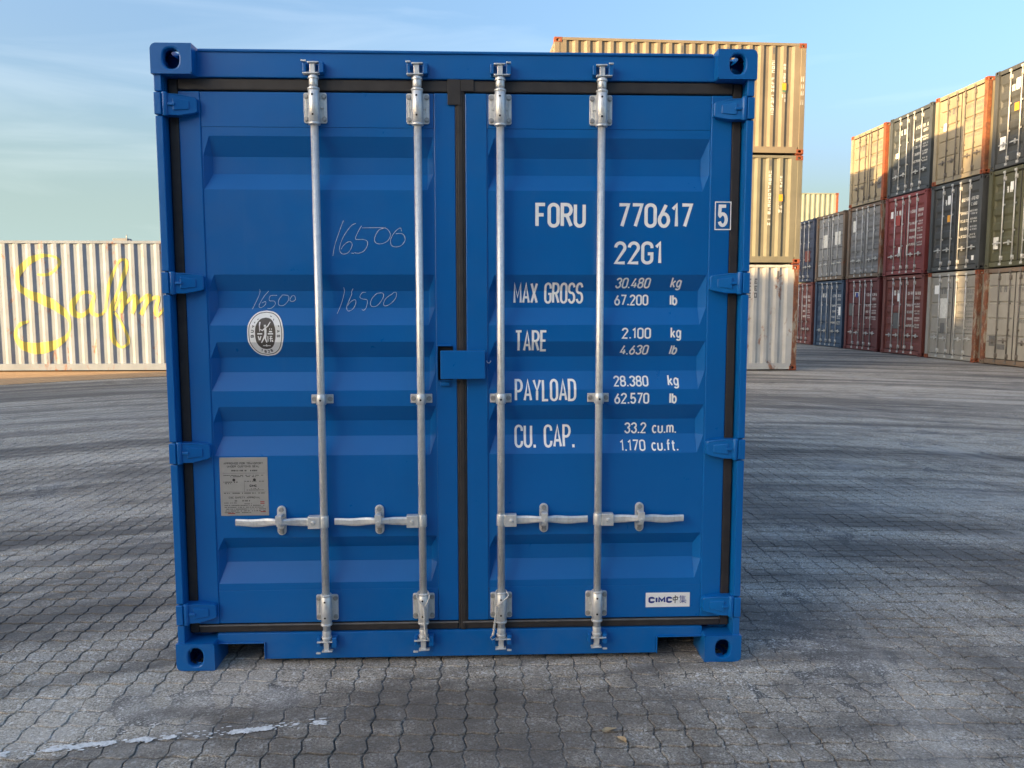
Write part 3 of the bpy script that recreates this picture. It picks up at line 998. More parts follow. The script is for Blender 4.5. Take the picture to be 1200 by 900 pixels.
def fill_level(x, y):
    """height of the packed grit in the joints"""
    n = mn.fractal(Vector((x * 1.3, y * 1.3, 3.1)), 0.9, 2.0, 4)
    f = mn.noise(Vector((x * 9, y * 9, 7.7)))
    b = -0.0056 + 0.0062 * n + 0.0020 * f + 0.0016 * smooth(0.6, 1.6, x)
    b += 0.0062 * math.exp(-(((x + 1.15) / 0.55) ** 2 + ((y + 0.30) / 0.17) ** 2))
    b += 0.0058 * math.exp(-(((x + 0.45) / 0.45) ** 2 + ((y + 0.22) / 0.22) ** 2))
    b += 0.0058 * math.exp(-(((x - 0.95) / 0.40) ** 2 + ((y + 0.24) / 0.18) ** 2))
    b += 0.0040 * math.exp(-(((x - 1.55) / 0.55) ** 2 + ((y + 0.05) / 0.30) ** 2))
    b -= 0.0060 * math.exp(-(((x - 0.25) / 0.28) ** 2 + ((y + 0.16) / 0.16) ** 2))
    b -= 0.0065 * math.exp(-(((x + 1.9) / 0.9) ** 2 + ((y - 0.75) / 0.75) ** 2))
    return max(-0.0098, min(0.0010, b))


# grit sheet: fine near the lens, coarse further out
mb = MB()


def sheet(x0, x1, y0, y1, st):
    nx, ny = max(1, int(round((x1 - x0) / st))), max(1, int(round((y1 - y0) / st)))
    b = len(mb.v)
    for j in range(ny + 1):
        for i in range(nx + 1):
            x, y = x0 + (x1 - x0) * i / nx, y0 + (y1 - y0) * j / ny
            mb.v.append((x, y, fill_level(x, y)))
    for j in range(ny):
        for i in range(nx):
            k = b + j * (nx + 1) + i
            mb.f.append((k, k + 1, k + nx + 2, k + nx + 1))
            mb.s.append(True)


sheet(-2.6, 2.6, -1.5, 2.6, 0.026)
sheet(GX0, -2.6, GY0, GY1, 0.12)
sheet(2.6, GX1, GY0, GY1, 0.12)
sheet(-2.6, 2.6, GY0, -1.5, 0.12)
sheet(-2.6, 2.6, 2.6, GY1, 0.12)
tag(mb.build('joint_grit', M['joint'], ground), 'dark packed grit in the joints between the blocks', None, None, 'stuff')


def paver_ring(gx, gy, inset, n=3):
    """outline of one wavy block centred on the origin; gx, gy: half joint widths"""
    hx, hy = PX / 2, PY / 2
    ax, ay = 0.0070, 0.0068

    def ex(t):
        return ax * math.sin(2 * math.pi * t)

    def ey(t):
        return ay * math.sin(2 * math.pi * t)
    a, b = gx + inset, gy + inset
    pts = []
    for i in range(n):
        t = i / n
        pts.append((-hx + PX * t, -hy + ey(t) + b))
    for i in range(n):
        t = i / n
        pts.append((hx + ex(t) - a, -hy + PY * t))
    for i in range(n):
        t = 1 - i / n
        pts.append((-hx + PX * t, hy + ey(t) - b))
    for i in range(n):
        t = 1 - i / n
        pts.append((-hx + ex(t) + a, -hy + PY * t))
    lx, ly = hx - a, hy - b
    out = []
    for k, (x, y) in enumerate(pts):
        if k in (0, n, 2 * n, 3 * n):
            x, y = max(-lx, min(lx, x)) * 0.985, max(-ly, min(ly, y)) * 0.985
        out.append((x, y))
    return out


def paver_geo(gx, gy, cham, n=4):
    t = paver_ring(gx, gy, cham, n)
    o = paver_ring(gx, gy, 0, n)
    v = [(x, y, 0.0) for x, y in t] + [(x, y, -cham * 0.8) for x, y in o] + [(x, y, JB) for x, y in o]
    k = len(t)
    f = [tuple(range(k))]
    for i in range(k):
        j = (i + 1) % k
        f += [(i, k + i, k + j, j), (k + i, 2 * k + i, 2 * k + j, k + j)]
    return v, f


prnd = random.Random(5)
VAR = []
for i in range(10):
    v, f = paver_geo(prnd.uniform(0.0012, 0.0040), prnd.uniform(0.0030, 0.0060), prnd.uniform(0.0012, 0.0026))
    m = bpy.data.meshes.new('paver')
    m.from_pydata(v, [], f)
    VAR.append((m, v, f))
VARF = []
for i in range(6):
    VARF.append(paver_geo(prnd.uniform(0.0014, 0.0042), prnd.uniform(0.0034, 0.0062), 0.0022, 3))

cells = []
for i in range(-76, 73):
    for j in range(-31, 74):
        x, y = PX0 + (i + 0.5) * PX, PY0 + (j + 0.5) * PY
        if abs(x) < 1.0 and 0.4 < y < 5.8:
            continue                      # under the container, out of reach of any eye
        cells.append((x, y))


def in_view(x, y):
    p = cam.matrix_world.inverted() @ Vector((x, y, 0))
    if p.z > -0.2:
        return None
    u, w = p.x / -p.z * F_PX, -p.y / -p.z * F_PX
    if abs(u) < 603 and abs(w) < 453 and not (abs(x) < 1.19 and y > 0.0):
        return -p.z
    return None


vis = sorted((d, c) for d, c in ((in_view(*c), c) for c in cells) if d)
near = set(c for d, c in vis[:300])
fv, ff = [], []
for x, y in cells:
    gap_wide = mn.noise(Vector((x * 1.1, y * 1.1, 1.0)))
    z = prnd.uniform(-0.0016, 0.0010) + 0.002 * mn.noise(Vector((x * 1.5, y * 1.5, 9.0)))
    tx, ty = prnd.gauss(0, 0.007), prnd.gauss(0, 0.007)
    sx = 1 - 0.02 * max(0, gap_wide)
    if (x, y) in near:
        m = prnd.choice(VAR)[0]
        obj('paver', m, M['paver'], ground, 0, 2, (x, y, z), (tx, ty, prnd.gauss(0, 0.006)), (sx, 1, 1))
    else:
        v, f = prnd.choice(VARF)
        b = len(fv)
        fv.extend((x + a * sx, y + c, z + q - a * ty + c * tx) for a, c, q in v)
        ff.extend(tuple(b + k for k in p) for p in f)
m = bpy.data.meshes.new('paver_field')
m.from_pydata(fv, [], ff)
tag(obj('paver_field', m, M['paver'], ground), 'grey wavy-edged paving blocks stretching away over the yard', None, None, 'stuff')

# worn white line, front left
mb = MB()
lr = random.Random(3)
ax_, ay_ = Vector((-1.75, -0.646)), Vector((-0.50, -0.447))
du = (ay_ - ax_).normalized()
dn = Vector((-du.y, du.x))
L_ = (ay_ - ax_).length
for i in range(2400):                     # what is left of the paint: flecks and short ragged runs
    q = L_ * lr.random()
    wear = mn.noise(Vector((q * 5.5, 4.0, 0))) + 0.5 * mn.noise(Vector((q * 17, 9.0, 0)))
    e = lr.gauss(0, 0.0075) + 0.010 * mn.noise(Vector((q * 2.5, 2, 0)))
    if wear < -0.09 + 0.25 * q / L_ * lr.random():
        if lr.random() < 0.93:
            continue
        e *= 2.2
    r_ = lr.uniform(0.0012, 0.0052)
    p = ax_ + du * q + dn * e
    n = lr.choice((5, 6, 7))
    z = 0.0034 + 0.0000005 * i
    st_ = lr.uniform(1.3, 3.2)
    mb.face([(p.x + du.x * a_ + dn.x * b_, p.y + du.y * a_ + dn.y * b_, z) for a_, b_ in ((r_ * st_ * math.cos(t_) * lr.uniform(0.7, 1.2), r_ * math.sin(t_) * lr.uniform(0.7, 1.2)) for t_ in (2 * math.pi * k / n for k in range(n)))])
pl_ = mb.build('painted_line', M['roadpaint'])
tag(pl_, 'worn white painted line on the paving at lower left', 'road marking', kind='structure')

for lx, ly, a, sc_, lab in ((0.552, -0.545, 0.5, 1.0, 'curled tan dry leaf on the paving in front of the container'), (0.583, -0.607, 2.2, 0.9, 'smaller tan leaf scrap lying just nearer the lens than the curled leaf')):
    mb = MB()
    n = 8
    prof = [0.1, 0.55, 0.9, 1.0, 0.92, 0.7, 0.42, 0.2, 0.02]
    rows = []
    for i in range(n + 1):
        t = i / n
        hw = 0.014 * prof[i]
        rows.append([(-0.032 + 0.064 * t, -hw, 0.004 + 0.006 * math.sin(t * 4)), (-0.032 + 0.064 * t, 0.002 * math.sin(5 * t), 0.002), (-0.032 + 0.064 * t, hw, 0.007 + 0.004 * math.cos(t * 3))])
    for ra, rb in zip(rows, rows[1:]):
        for k in range(2):
            mb.face([ra[k], rb[k], rb[k + 1], ra[k + 1]], True)
    o = mb.build('dry_leaf', M['leaf'], None, 0, 2, loc=(lx, ly, 0.002), rot=(0, 0, a), scale=(sc_, sc_, sc_))
    tag(o, lab, 'leaf', 'dry leaves on the paving')


# ================================================================ the blue container
B = M['blue']
G = M['galv']
HB = 2.591
blue = empty('shipping_container', 'new blue steel shipping container facing the camera with closed double doors', 'container', (0, 0, 0))
_d = shell_meshes(6.058, HB)
shell(blue, 6.058, HB, B, B, B, front=False)

DY = 0.071                       # outer skin of the doors
REC = 0.038
PROF = [(0.326, 0), (0.357, 0), (0.442, 1), (0.505, 1), (0.560, 0), (0.917, 0), (0.995, 1), (1.061, 1), (1.128, 0), (1.195, 0), (1.272, 1), (1.335, 1),
        (1.402, 0), (1.472, 0), (1.545, 1), (1.616, 1), (1.684, 0), (2.032, 0), (2.100, 1), (2.170, 1), (2.248, 0), (2.283, 0)]
PROF = [(z, d * REC) for z, d in PROF]
BRK = [z for z, d in PROF]


def door_y(z):
    return DY + pl(PROF, z) if PROF[0][0] <= z <= PROF[-1][0] else DY - 0.0015


# corner posts of the door end: narrow outer strip, deep inner return, interrupted by hinge lugs
HZ = [0.243, 0.940, 1.647, 2.360]
for s in (-1, 1):
    mb = MB()
    cuts = [CZ - 0.005] + [c for h in HZ for c in (h - 0.048, h + 0.048)] + [HB - CZ + 0.005]
    for a, b in zip(cuts[::2], cuts[1::2]):
        mb.box(-1.213, -1.183, 0.010, 0.034, a, b)
    mb.box(-1.2125, -1.184, 0.034, 0.16, CZ - 0.005, HB - CZ + 0.005)
    mb.box(-1.184, -1.10, 0.11, 0.16, CZ - 0.005, HB - CZ + 0.005)
    if s > 0:
        mb.v = [(-x, y, z) for x, y, z in mb.v]
    mb.build('corner_post', B, blue, 0.0035)

# header and sill of the door end
mb = MB().box(-1.066, 1.066, 0.055, 0.20, 2.476, 2.580)
mb.box(-1.05, 1.05, 0.048, 0.075, 2.574, 2.586)
mb.build('header', B, blue, 0.004)
mb = MB()
mb.prism([(-0.855, 0.022), (0.855, 0.022), (0.855, 0.098), (1.06, 0.098), (1.06, 0.139), (-1.06, 0.139), (-1.06, 0.098), (-0.855, 0.098)], 0.055, 0.2)
for s in (-1, 1):               # turned lip round the pocket notch
    mb.box(min(s * 0.8545, s * 0.8600), max(s * 0.8545, s * 0.8600), 0.046, 0.16, 0.022, 0.101)
    mb.box(min(s * 0.8605, s * 1.058), max(s * 0.8605, s * 1.058), 0.046, 0.16, 0.0955, 0.101)
mb.build('sill', B, blue, 0.003)
obj('cross_member', MB().box(-1.15, 1.15, 0.32, 0.36, 0.03, 0.124).mesh('cross_member'), B, blue)
obj('cross_member', MB().box(-1.15, 1.15, 0.75, 0.79, 0.03, 0.124).mesh('cross_member'), B, blue)
# door surround behind the gasket
mb = MB().box(-1.18, 1.18, 0.118, 0.16, 0.139, 2.476)
mb.build('door_frame', M['rubber'], blue)

# cam keepers, welded to header and sill
RODX = [-0.586, -0.168, 0.170, 0.588]
for x in RODX:
    sgn = -1 if x < 0 else 1
    for z, sz in ((2.510, 1), (0.105, -1)):
        mb = MB()
        mb.box(x - 0.040, x - 0.026, 0.022, 0.056, z - 0.020, z + 0.020)
        mb.box(x + 0.024, x + 0.044, 0.020, 0.056, z - 0.022, z + 0.022)
        mb.box(x - 0.040, x + 0.044, 0.046, 0.056, z - 0.024, z + 0.024)
        mb.build('cam_keeper', B, blue, 0.003)


def leaf_panel(x0, x1):
    mb = MB()
    cols = [(x0, 0), (x0 + 0.004, 0), (x0 + 0.030, 1), (x1 - 0.030, 1), (x1 - 0.004, 0), (x1, 0)]
    for (a, da), (b, db) in zip(PROF, PROF[1:]):
        for (xa, ka), (xb, kb) in zip(cols, cols[1:]):
            mb.face([(xa, DY + da * ka, a), (xb, DY + da * kb, a), (xb, DY + db * kb, b), (xa, DY + db * ka, b)])
    m = mb.mesh('door')
    import bmesh
    bm = bmesh.new()
    bm.from_mesh(m)
    bmesh.ops.remove_doubles(bm, verts=bm.verts, dist=1e-5)
    bm.to_mesh(m)
    bm.free()
    return m


def bracket(x, z0, z1, top):
    """bolted sleeve that carries the rod"""
    mb = MB()
    ry = 0.036
    zc = (z0 + z1) / 2
    e = 0.008
    hw = 0.047
    pts = []
    for cx, cz, a0 in ((hw - e, z1 - e, 0), (-hw + e, z1 - e, 90), (-hw + e, z0 + e, 180), (hw - e, z0 + e, 270)):
        pts += [(x + cx + e * math.cos(R(a0 + t)), cz + e * math.sin(R(a0 + t))) for t in (0, 30, 60, 90)]
    mb.prism(pts, 0.0605, 0.0685)
    mb.cyl((x, ry, z0 - 0.004), (x, ry, z1 + 0.004), 0.0225, 20)
    mb.box(x - 0.0215, x + 0.0215, ry, 0.062, z0 + 0.002, z1 - 0.002)
    mb.cyl((x, ry, z0 - 0.012), (x, ry, z0 - 0.003), 0.0245, 20)
    mb.cyl((x, ry, z1 + 0.003), (x, ry, z1 + 0.012), 0.0245, 20)
    for sx in (-1, 1):
        mb.cyl((x + sx * 0.0285, 0.0605, zc), (x + sx * 0.0285, 0.054, zc), 0.0045, 8)
        mb.box(x + sx * 0.036 - 0.0025, x + sx * 0.036 + 0.0025, 0.0575, 0.061, z0 + 0.028, z1 - 0.028)
    return mb


BOLT = MB().cyl((0, 0, 0), (0, -0.004, 0), 0.0102, 14).cyl((0, -0.003, 0), (0, -0.009, 0), 0.0078, 6).mesh('bolt')


def add_lock(parent, x, sgn, idx):
    ry = 0.036
    mb = MB().cyl((x, ry, 0.125), (x, ry, 2.470), 0.0158, 20)
    mb.build('lock_rod', G, parent)
    for z0, z1, top in ((2.298, 2.420, True), (0.192, 0.306, False)):
        br = bracket(x, z0, z1, top)
        for sx in (-1, 1):
            for z in (z0 + 0.016, z1 - 0.016):
                obj('bolt', BOLT, M['bolt'], parent, 0, 2, (x + sx * 0.0365, 0.0607, z))
        br.build('rod_bracket', G, parent, 0.0012, 1)
        h = MB()
        for z in (z0 + 0.026, z1 - 0.018):
            h.cyl((x - 0.002, ry - 0.0232, z), (x - 0.002, ry - 0.020, z), 0.0042, 10)
        h.build('sleeve_hole', M['hole'], parent)
    g = MB()
    zc = 1.161
    g.box(x - 0.046, x + 0.046, 0.062, 0.0685, zc - 0.019, zc + 0.019)
    g.cyl((x, ry, zc - 0.022), (x, ry, zc + 0.022), 0.0205, 20)
    g.box(x - 0.0195, x + 0.0195, ry, 0.064, zc - 0.0205, zc + 0.0205)
    for sx in (-1, 1):
        obj('bolt', BOLT, M['bolt'], parent, 0, 2, (x + sx * 0.0335, 0.0622, zc))
    g.build('rod_guide', G, parent, 0.0015, 1)
    h = MB().cyl((x, ry - 0.0212, zc - 0.002), (x, ry - 0.018, zc - 0.002), 0.0042, 10)
    h.build('sleeve_hole', M['hole'], parent)
    # cams top and bottom: collar, core, two ears
    for z, dz in ((2.470, 1), (0.125, -1)):
        c = MB()
        c.cyl((x, ry, z - 0.030 * dz), (x, ry, z), 0.0185, 18)
        c.cyl((x, ry, z - 0.004 * dz), (x, ry, z + 0.010 * dz), 0.0225, 18, 0.0200)
        zz = sorted((z + 0.010 * dz, z + 0.060 * dz))
        c.box(x - 0.012, x + 0.010, ry - 0.014, ry + 0.016, *zz)
        q = sorted((z + 0.012 * dz, z + 0.0185 * dz))
        k = sgn
        for (za, zb), ear in ((q, 0.040), (sorted((z + 0.054 * dz, z + 0.061 * dz)), 0.020)):
            xa, xb = sorted((x - k * 0.026, x + (-k) * -ear))
            c.prism([(xa, za), (xb, za + 0.002), (xb, zb), (xa, zb)], ry - 0.022, ry + 0.004)
        xa = x - sgn * -0.034
        zz = sorted((z + 0.060 * dz, z + 0.067 * dz))
        c.box(xa - 0.010, xa + 0.010, 0.014, 0.024, *zz)
        c.build('cam', G, parent, 0.0018, 2)
    # handle: hub plate, twisted flat bar, retainer with bolts and swing catch
    hz = 0.636
    s = sgn                       # handle points away from the door gap
    mb = MB()
    xa, xb = sorted((x + s * 0.014, x + s * 0.066))
    mb.box(xa, xb, 0.018, 0.052, hz - 0.0265, hz + 0.0265)
    mb.cyl((x + s * 0.043, 0.021, hz), (x + s * 0.043, 0.0135, hz), 0.0085, 12)
    mb.cyl((x, 0.036, hz - 0.026), (x, 0.036, hz + 0.026), 0.0195, 18)
    mb.build('handle_hub', G, parent, 0.0025, 2)
    n = 26
    rows = []
    for i in range(n + 1):
        t = i / n
        xx = x + s * (0.052 + 0.322 * t)
        mid = math.exp(-((t - 0.40) / 0.14) ** 2)
        hh = 0.0172 - 0.0055 * mid - 0.0030 * smooth(0.6, 1.0, t)
        zc_ = hz + 0.004 * math.exp(-((t - 0.42) / 0.22) ** 2) - 0.003 * smooth(0.5, 0.75, t) + 0.003 * smooth(0.75, 1, t)
        yc = 0.036 - 0.012 * mid + 0.004 * smooth(0.7, 1.0, t)
        th = 0.006 + 0.006 * mid
        rows.append([(xx, yc - th * a, zc_ + hh * b) for a, b in ((1, -0.55), (1, 0.55), (0.45, 1), (-0.45, 1), (-1, 0.55), (-1, -0.55), (-0.45, -1), (0.45, -1))])
    mb = MB()
    for ra, rb in zip(rows, rows[1:]):
        for k in range(8):
            k2 = (k + 1) % 8
            mb.face([ra[k], rb[k], rb[k2], ra[k2]])
    mb.face(rows[-1])
    mb.face(rows[0][::-1])
    mb.build('door_handle', G, parent)
    rx = x + s * 0.186
    mb = MB()
    hw, hh = 0.0190, 0.064
    pts = [(rx + hw * math.cos(R(a)), hz + hh - hw + hw * math.sin(R(a))) for a in range(0, 181, 20)] + [(rx + hw * math.cos(R(a)), hz - hh + hw + hw * math.sin(R(a))) for a in range(180, 361, 20)]
    mb.prism(pts, 0.061, DY + 0.001)
    mb.box(rx - 0.013, rx + 0.013, 0.042, 0.064, hz - 0.030, hz - 0.018)
    for z in (hz + 0.047, hz - 0.049, hz - 0.036):
        obj('bolt', BOLT, M['bolt'], parent, 0, 2, (rx, 0.0614, z))
    mb.build('handle_retainer', G, parent, 0.0018, 2)
    mb = MB()
    o_ = idx * 0.001
    mb.prism([(rx - 0.013, hz + 0.034), (rx + 0.013, hz + 0.034), (rx + 0.0155, hz + 0.006), (rx + 0.008, hz - 0.013), (rx - 0.008, hz - 0.013), (rx - 0.0155 - o_, hz + 0.006)], 0.008, 0.016)
    mb.box(rx - 0.012, rx + 0.012, 0.014, 0.056, hz + 0.024, hz + 0.034)
    mb.cyl((rx, 0.0095, hz + 0.002), (rx, 0.004, hz + 0.002), 0.0055, 10)
    mb.build('handle_catch', G, parent, 0.002, 2)


def add_hinges(parent, s):
    for h in HZ:
        mb = MB()
        prof = lambda x: 0.014 + 0.26 * max(0.0, (abs(x) * -1 + 1.165)) if abs(x) < 1.165 else 0.014
        mb.prism([(-1.188, h - 0.0425), (-1.125, h - 0.0420), (-1.066, h - 0.030), (-1.057, h - 0.024), (-1.057, h + 0.026), (-1.066, h + 0.033), (-1.125, h + 0.0415), (-1.188, h + 0.0425)], prof, 0.069)
        mb.prism([(-1.145, h - 0.024), (-1.085, h - 0.017), (-1.085, h + 0.017), (-1.145, h + 0.024)], lambda x: prof(x) - 0.003, 0.05)
        mb.box(-1.214, -1.186, 0.004, 0.05, h - 0.0430, h + 0.0430)
        mb.cyl((-1.176, 0.020, h - 0.047), (-1.176, 0.020, h + 0.047), 0.0125, 14)
        mb.box(-1.164, -1.136, 0.012, 0.035, h - 0.006, h + 0.0055)
        if s > 0:
            mb.v = [(-x, y, z) for x, y, z in mb.v]
        mb.build('hinge', B, parent, 0.003)


def quads_to_part(name, groups, mat, parent, off=0.0008):
    mb = MB()
    for k, quads in groups:
        drape(mb, quads, 1, BRK, lambda x, z, k=k: (x, door_y(z) - off - 0.00022 * k, z))
    return mb.build(name, mat, parent)


doors = {}
for s in (-1, 1):
    x0, x1 = (-1.141, -0.016) if s < 0 else (0.025, 1.141)
    px0, px1 = (-1.053, -0.104) if s < 0 else (0.116, 1.053)
    dr = obj('door', leaf_panel(px0, px1), B, blue)
    doors[s] = dr
    a, b = (x0, px0) if s < 0 else (px1, x1)
    MB().box(a, b, 0.0662, 0.117, 0.179, 2.424).build('door_stile', B, dr, 0.004)
    a, b = (px1, x1) if s < 0 else (x0, px0)
    MB().box(a, b, 0.0662, 0.117, 0.179, 2.424).build('door_stile', B, dr, 0.004)
    MB().box(px0 + 0.0008, px1 - 0.0008, 0.0694, 0.117, 2.2835, 2.423).build('door_rail', B, dr, 0.0015)
    MB().box(px0 + 0.0008, px1 - 0.0008, 0.0694, 0.117, 0.180, 0.3255).build('door_rail', B, dr, 0.0015)
    add_hinges(dr, s)
    # rubber seal round the leaf
    gx0, gx1 = (-1.181, -1.141) if s < 0 else (1.141, 1.181)
    gk = MB()
    gk.box(gx0, gx1, 0.068, 0.10, 0.139, 2.472)
    e0, e1 = (-1.1405, -0.017) if s < 0 else (0.0005, 1.1405)
    gk.box(e0, e1, 0.064, 0.10, 2.4275, 2.4745)
    gk.box(e0, e1, 0.066, 0.10, 0.1395, 0.1760)
    gk.build('door_seal', M['rubber'], dr, 0.006, 3)
    MB().box(e0, e1, 0.0605, 0.0655, 0.1690, 0.1765).build('seal_lip', M['lip'], dr, 0.002, 2)
    if s < 0:
        gk = MB().box(-0.0155, 0.0245, 0.065, 0.10, 0.1395, 2.4745)
        gk.box(-0.006, 0.016, 0.061, 0.07, 0.1395, 2.44)
        gk.build('door_seal', M['rubber'], dr, 0.005, 3)
        gk = MB()
        gk.box(-0.046, 0.008, 0.0575, 0.062, 2.375, 2.481)
        gk.box(0.0085, 0.062, 0.0580, 0.062, 2.430, 2.481)
        gk.build('seal_overlap', M['rubber'], dr, 0.002, 2)
    # thin bead of sealant where skin meets stile
    for i, x in enumerate(RODX):
        if (x < 0) == (s < 0):
            add_lock(dr, x, s, i)

# lock box across the gap, on the right leaf
lk = doors[1]
mb = MB()
mb.box(-0.083, 0.104, 0.014, 0.020, 1.247, 1.366)
mb.box(-0.083, 0.104, 0.0195, 0.060, 1.3595, 1.3655)
mb.box(-0.083, 0.104, 0.0195, 0.050, 1.2475, 1.2525)
mb.box(0.0985, 0.1035, 0.0195, 0.066, 1.2525, 1.3600)
mb.box(0.045, 0.098, 0.019, 0.066, 1.262, 1.352)
mb.build('lock_box', B, lk, 0.0025)
ll = doors[-1]
mb = MB()
mb.box(-0.1005, -0.0955, 0.048, 0.068, 1.238, 1.388)
mb.box(-0.0950, -0.040, 0.048, 0.068, 1.3835, 1.3885)
mb.build('lock_box_rim', B, ll, 0.0015)
obj('lock_box_pocket', MB().box(-0.0950, -0.032, 0.0640, 0.0672, 1.240, 1.383).mesh('lock_box_pocket'), M['hole'], ll)
MB().box(-0.088, -0.046, 0.052, 0.068, 1.214, 1.232).build('stop_lug', B, ll, 0.004)
MB().tube([(0.119 + 0.0085 * math.cos(R(a)), 0.0605, 1.330 - 0.0085 + 0.010 * math.sin(R(a))) for a in range(180, 361, 20)], 0.0022).build('staple', M['chalk'], lk)

# painted numbers on the right leaf
TXT = [
    ('FORU', 0.317, 1.880, 0.103, 0.213, 0.14, 0), ('770617', 0.664, 1.880, 0.103, 0.320, 0.14, 0), ('22G1', 0.651, 1.727, 0.097, 0.208, 0.14, 0),
    ('MAX GROSS', 0.226, 1.562, 0.090, 0.300, 0.108, 0), ('TARE', 0.230, 1.358, 0.092, 0.140, 0.108, 0), ('PAYLOAD', 0.230, 1.145, 0.095, 0.265, 0.108, 0), ('CU. CAP.', 0.230, 0.941, 0.098, 0.263, 0.105, 0),
    ('30.480', 0.660, 1.627, 0.045, 0.149, 0.15, 0.16), ('kg', 0.898, 1.629, 0.043, 0.046, 0.15, 0.14), ('67.200', 0.660, 1.554, 0.047, 0.148, 0.15, 0), ('lb', 0.900, 1.554, 0.047, 0.034, 0.16, 0),
    ('2.100', 0.688, 1.412, 0.048, 0.126, 0.15, 0), ('kg', 0.898, 1.414, 0.046, 0.046, 0.15, 0), ('4.630', 0.684, 1.342, 0.044, 0.122, 0.15, 0.14), ('lb', 0.898, 1.342, 0.044, 0.034, 0.16, 0.14),
    ('28.380', 0.657, 1.206, 0.046, 0.152, 0.15, 0), ('kg', 0.893, 1.208, 0.045, 0.048, 0.15, 0), ('62.570', 0.659, 1.132, 0.048, 0.152, 0.15, 0), ('lb', 0.897, 1.132, 0.048, 0.034, 0.16, 0),
    ('33.2 cu.m.', 0.711, 0.997, 0.049, 0.230, 0.14, 0), ('1.170 cu.ft.', 0.689, 0.925, 0.047, 0.256, 0.14, 0),
]
for t_, x, z, h, w, th, sh in TXT:
    quads_to_part('lettering', text_polys(t_, x, z, h, w, th, 0.19, sh), M['white'], lk)
# check digit in its box, on the stile
mb = MB()
yst = 0.0662
for k, q in text_polys('5', 1.0885, 1.884, 0.094, 0.044, 0.15) + [(2, ribbon([(1.078, 1.874), (1.144, 1.874), (1.144, 1.988), (1.078, 1.988), (1.078, 1.874)], 0.0045))]:
    drape(mb, q, 1, [], lambda x, z, k=k: (x, yst - 0.0008 - 0.0002 * k, z))
mb.build('lettering', M['white'], lk)

# maker's plate: white card, lettering in blue and black
mb = MB().box(0.809, 1.005, 0.0672, 0.0692, 0.226, 0.291)
card = mb.build('maker_plate', M['sticker'], lk)


def flat_text(groups, y, mat, name='print', parent=lk):
    m_ = MB()
    for k, q in groups:
        drape(m_, q, 1, [], lambda x, z, k=k: (x, y - 0.0002 * k, z))
    return m_.build(name, mat, parent)


yp = 0.0668
for ch, x, w, mt in (('C', 0.821, 0.028, 'inkblue'), ('I', 0.8525, 0.0092, 'inkblue'), ('M', 0.8640, 0.033, 'inkblue'), ('C', 0.8995, 0.027, 'inkblue')):
    flat_text(text_polys(ch, x, 0.244, 0.029, w, 0.30), yp, M[mt])
han = [[(0.948, 0.272), (0.9305, 0.267), (0.9315, 0.255)], [(0.9315, 0.257), (0.9495, 0.2585)], [(0.952, 0.2705), (0.9485, 0.2565)], [(0.940, 0.279), (0.9395, 0.243)], [(0.9325, 0.268), (0.952, 0.271)]]
flat_text([(i, ribbon(p, 0.0034)) for i, p in enumerate(han)], yp, M['ink'])
han = [[(0.966, 0.279), (0.959, 0.268)], [(0.964, 0.274), (0.964, 0.256)], [(0.964, 0.2735), (0.986, 0.2735)], [(0.965, 0.2680), (0.984, 0.2680)], [(0.965, 0.2625), (0.984, 0.2625)], [(0.964, 0.2570), (0.988, 0.2570)],
       [(0.974, 0.2780), (0.974, 0.2430)], [(0.958, 0.2525), (0.990, 0.2525)], [(0.973, 0.2515), (0.960, 0.2435)], [(0.975, 0.2515), (0.989, 0.2435)]]
flat_text([(i, ribbon(p, 0.0021)) for i, p in enumerate(han)], yp, M['inkblue'])

# chalk figures scrawled on the left leaf
for grp in CHALK:
    gs = []
    for k, st in enumerate(grp):
        P = [Vector(p) for p in st]
        sm = []
        for i in range(len(P) - 1):             # round the scrawl off
            p0, p1, p2, p3 = P[max(i - 1, 0)], P[i], P[i + 1], P[min(i + 2, len(P) - 1)]
            for t in (0, 0.25, 0.5, 0.75):
                sm.append(0.5 * ((2 * p1) + (-p0 + p2) * t + (2 * p0 - 5 * p1 + 4 * p2 - p3) * t * t + (-p0 + 3 * p1 - 3 * p2 + p3) * t ** 3))
        sm.append(P[-1])
        gs.append((k, ribbon([tuple(p) for p in sm], [0.0017 + 0.0009 * mn.noise(Vector((i * 0.4, k * 7.0, 0))) for i in range(len(sm))])))
    quads_to_part('chalk_writing', gs, M['chalk'], ll)

# certificate plate
MB().box(-1.030, -0.827, 0.0690, 0.0722, 0.657, 0.911).build('certificate_plate', M['plate'], ll, 0.0012, 1)
yc = 0.0686
flat_text(text_polys('APPROVED FOR TRANSPORT', -1.012, 0.8810, 0.0090, 0.166, 0.17) + text_polys('UNDER CUSTOMS SEAL', -0.998, 0.8680, 0.0085, 0.136, 0.17), yc, M['ink'], 'print', ll)
flat_text(text_polys('CSC SAFETY APPROVAL', -0.995, 0.7330, 0.0080, 0.133, 0.17), yc, M['ink'], 'print', ll)
flat_text(text_polys('CIMC', -0.905, 0.7830, 0.0100, 0.030, 0.26), yc, M['ink'], 'print', ll)
mb = MB()
cr_ = random.Random(11)


def line_print(x0, x1, z, h):
    x = x0
    while x < x1:
        w = cr_.uniform(0.002, 0.005)
        if cr_.random() < 0.82:
            mb.face([(x, yc, z), (x + w * 0.8, yc, z), (x + w * 0.8, yc, z + h), (x, yc, z + h)])
        x += w + (0.0035 if cr_.random() < 0.15 else 0.0006)


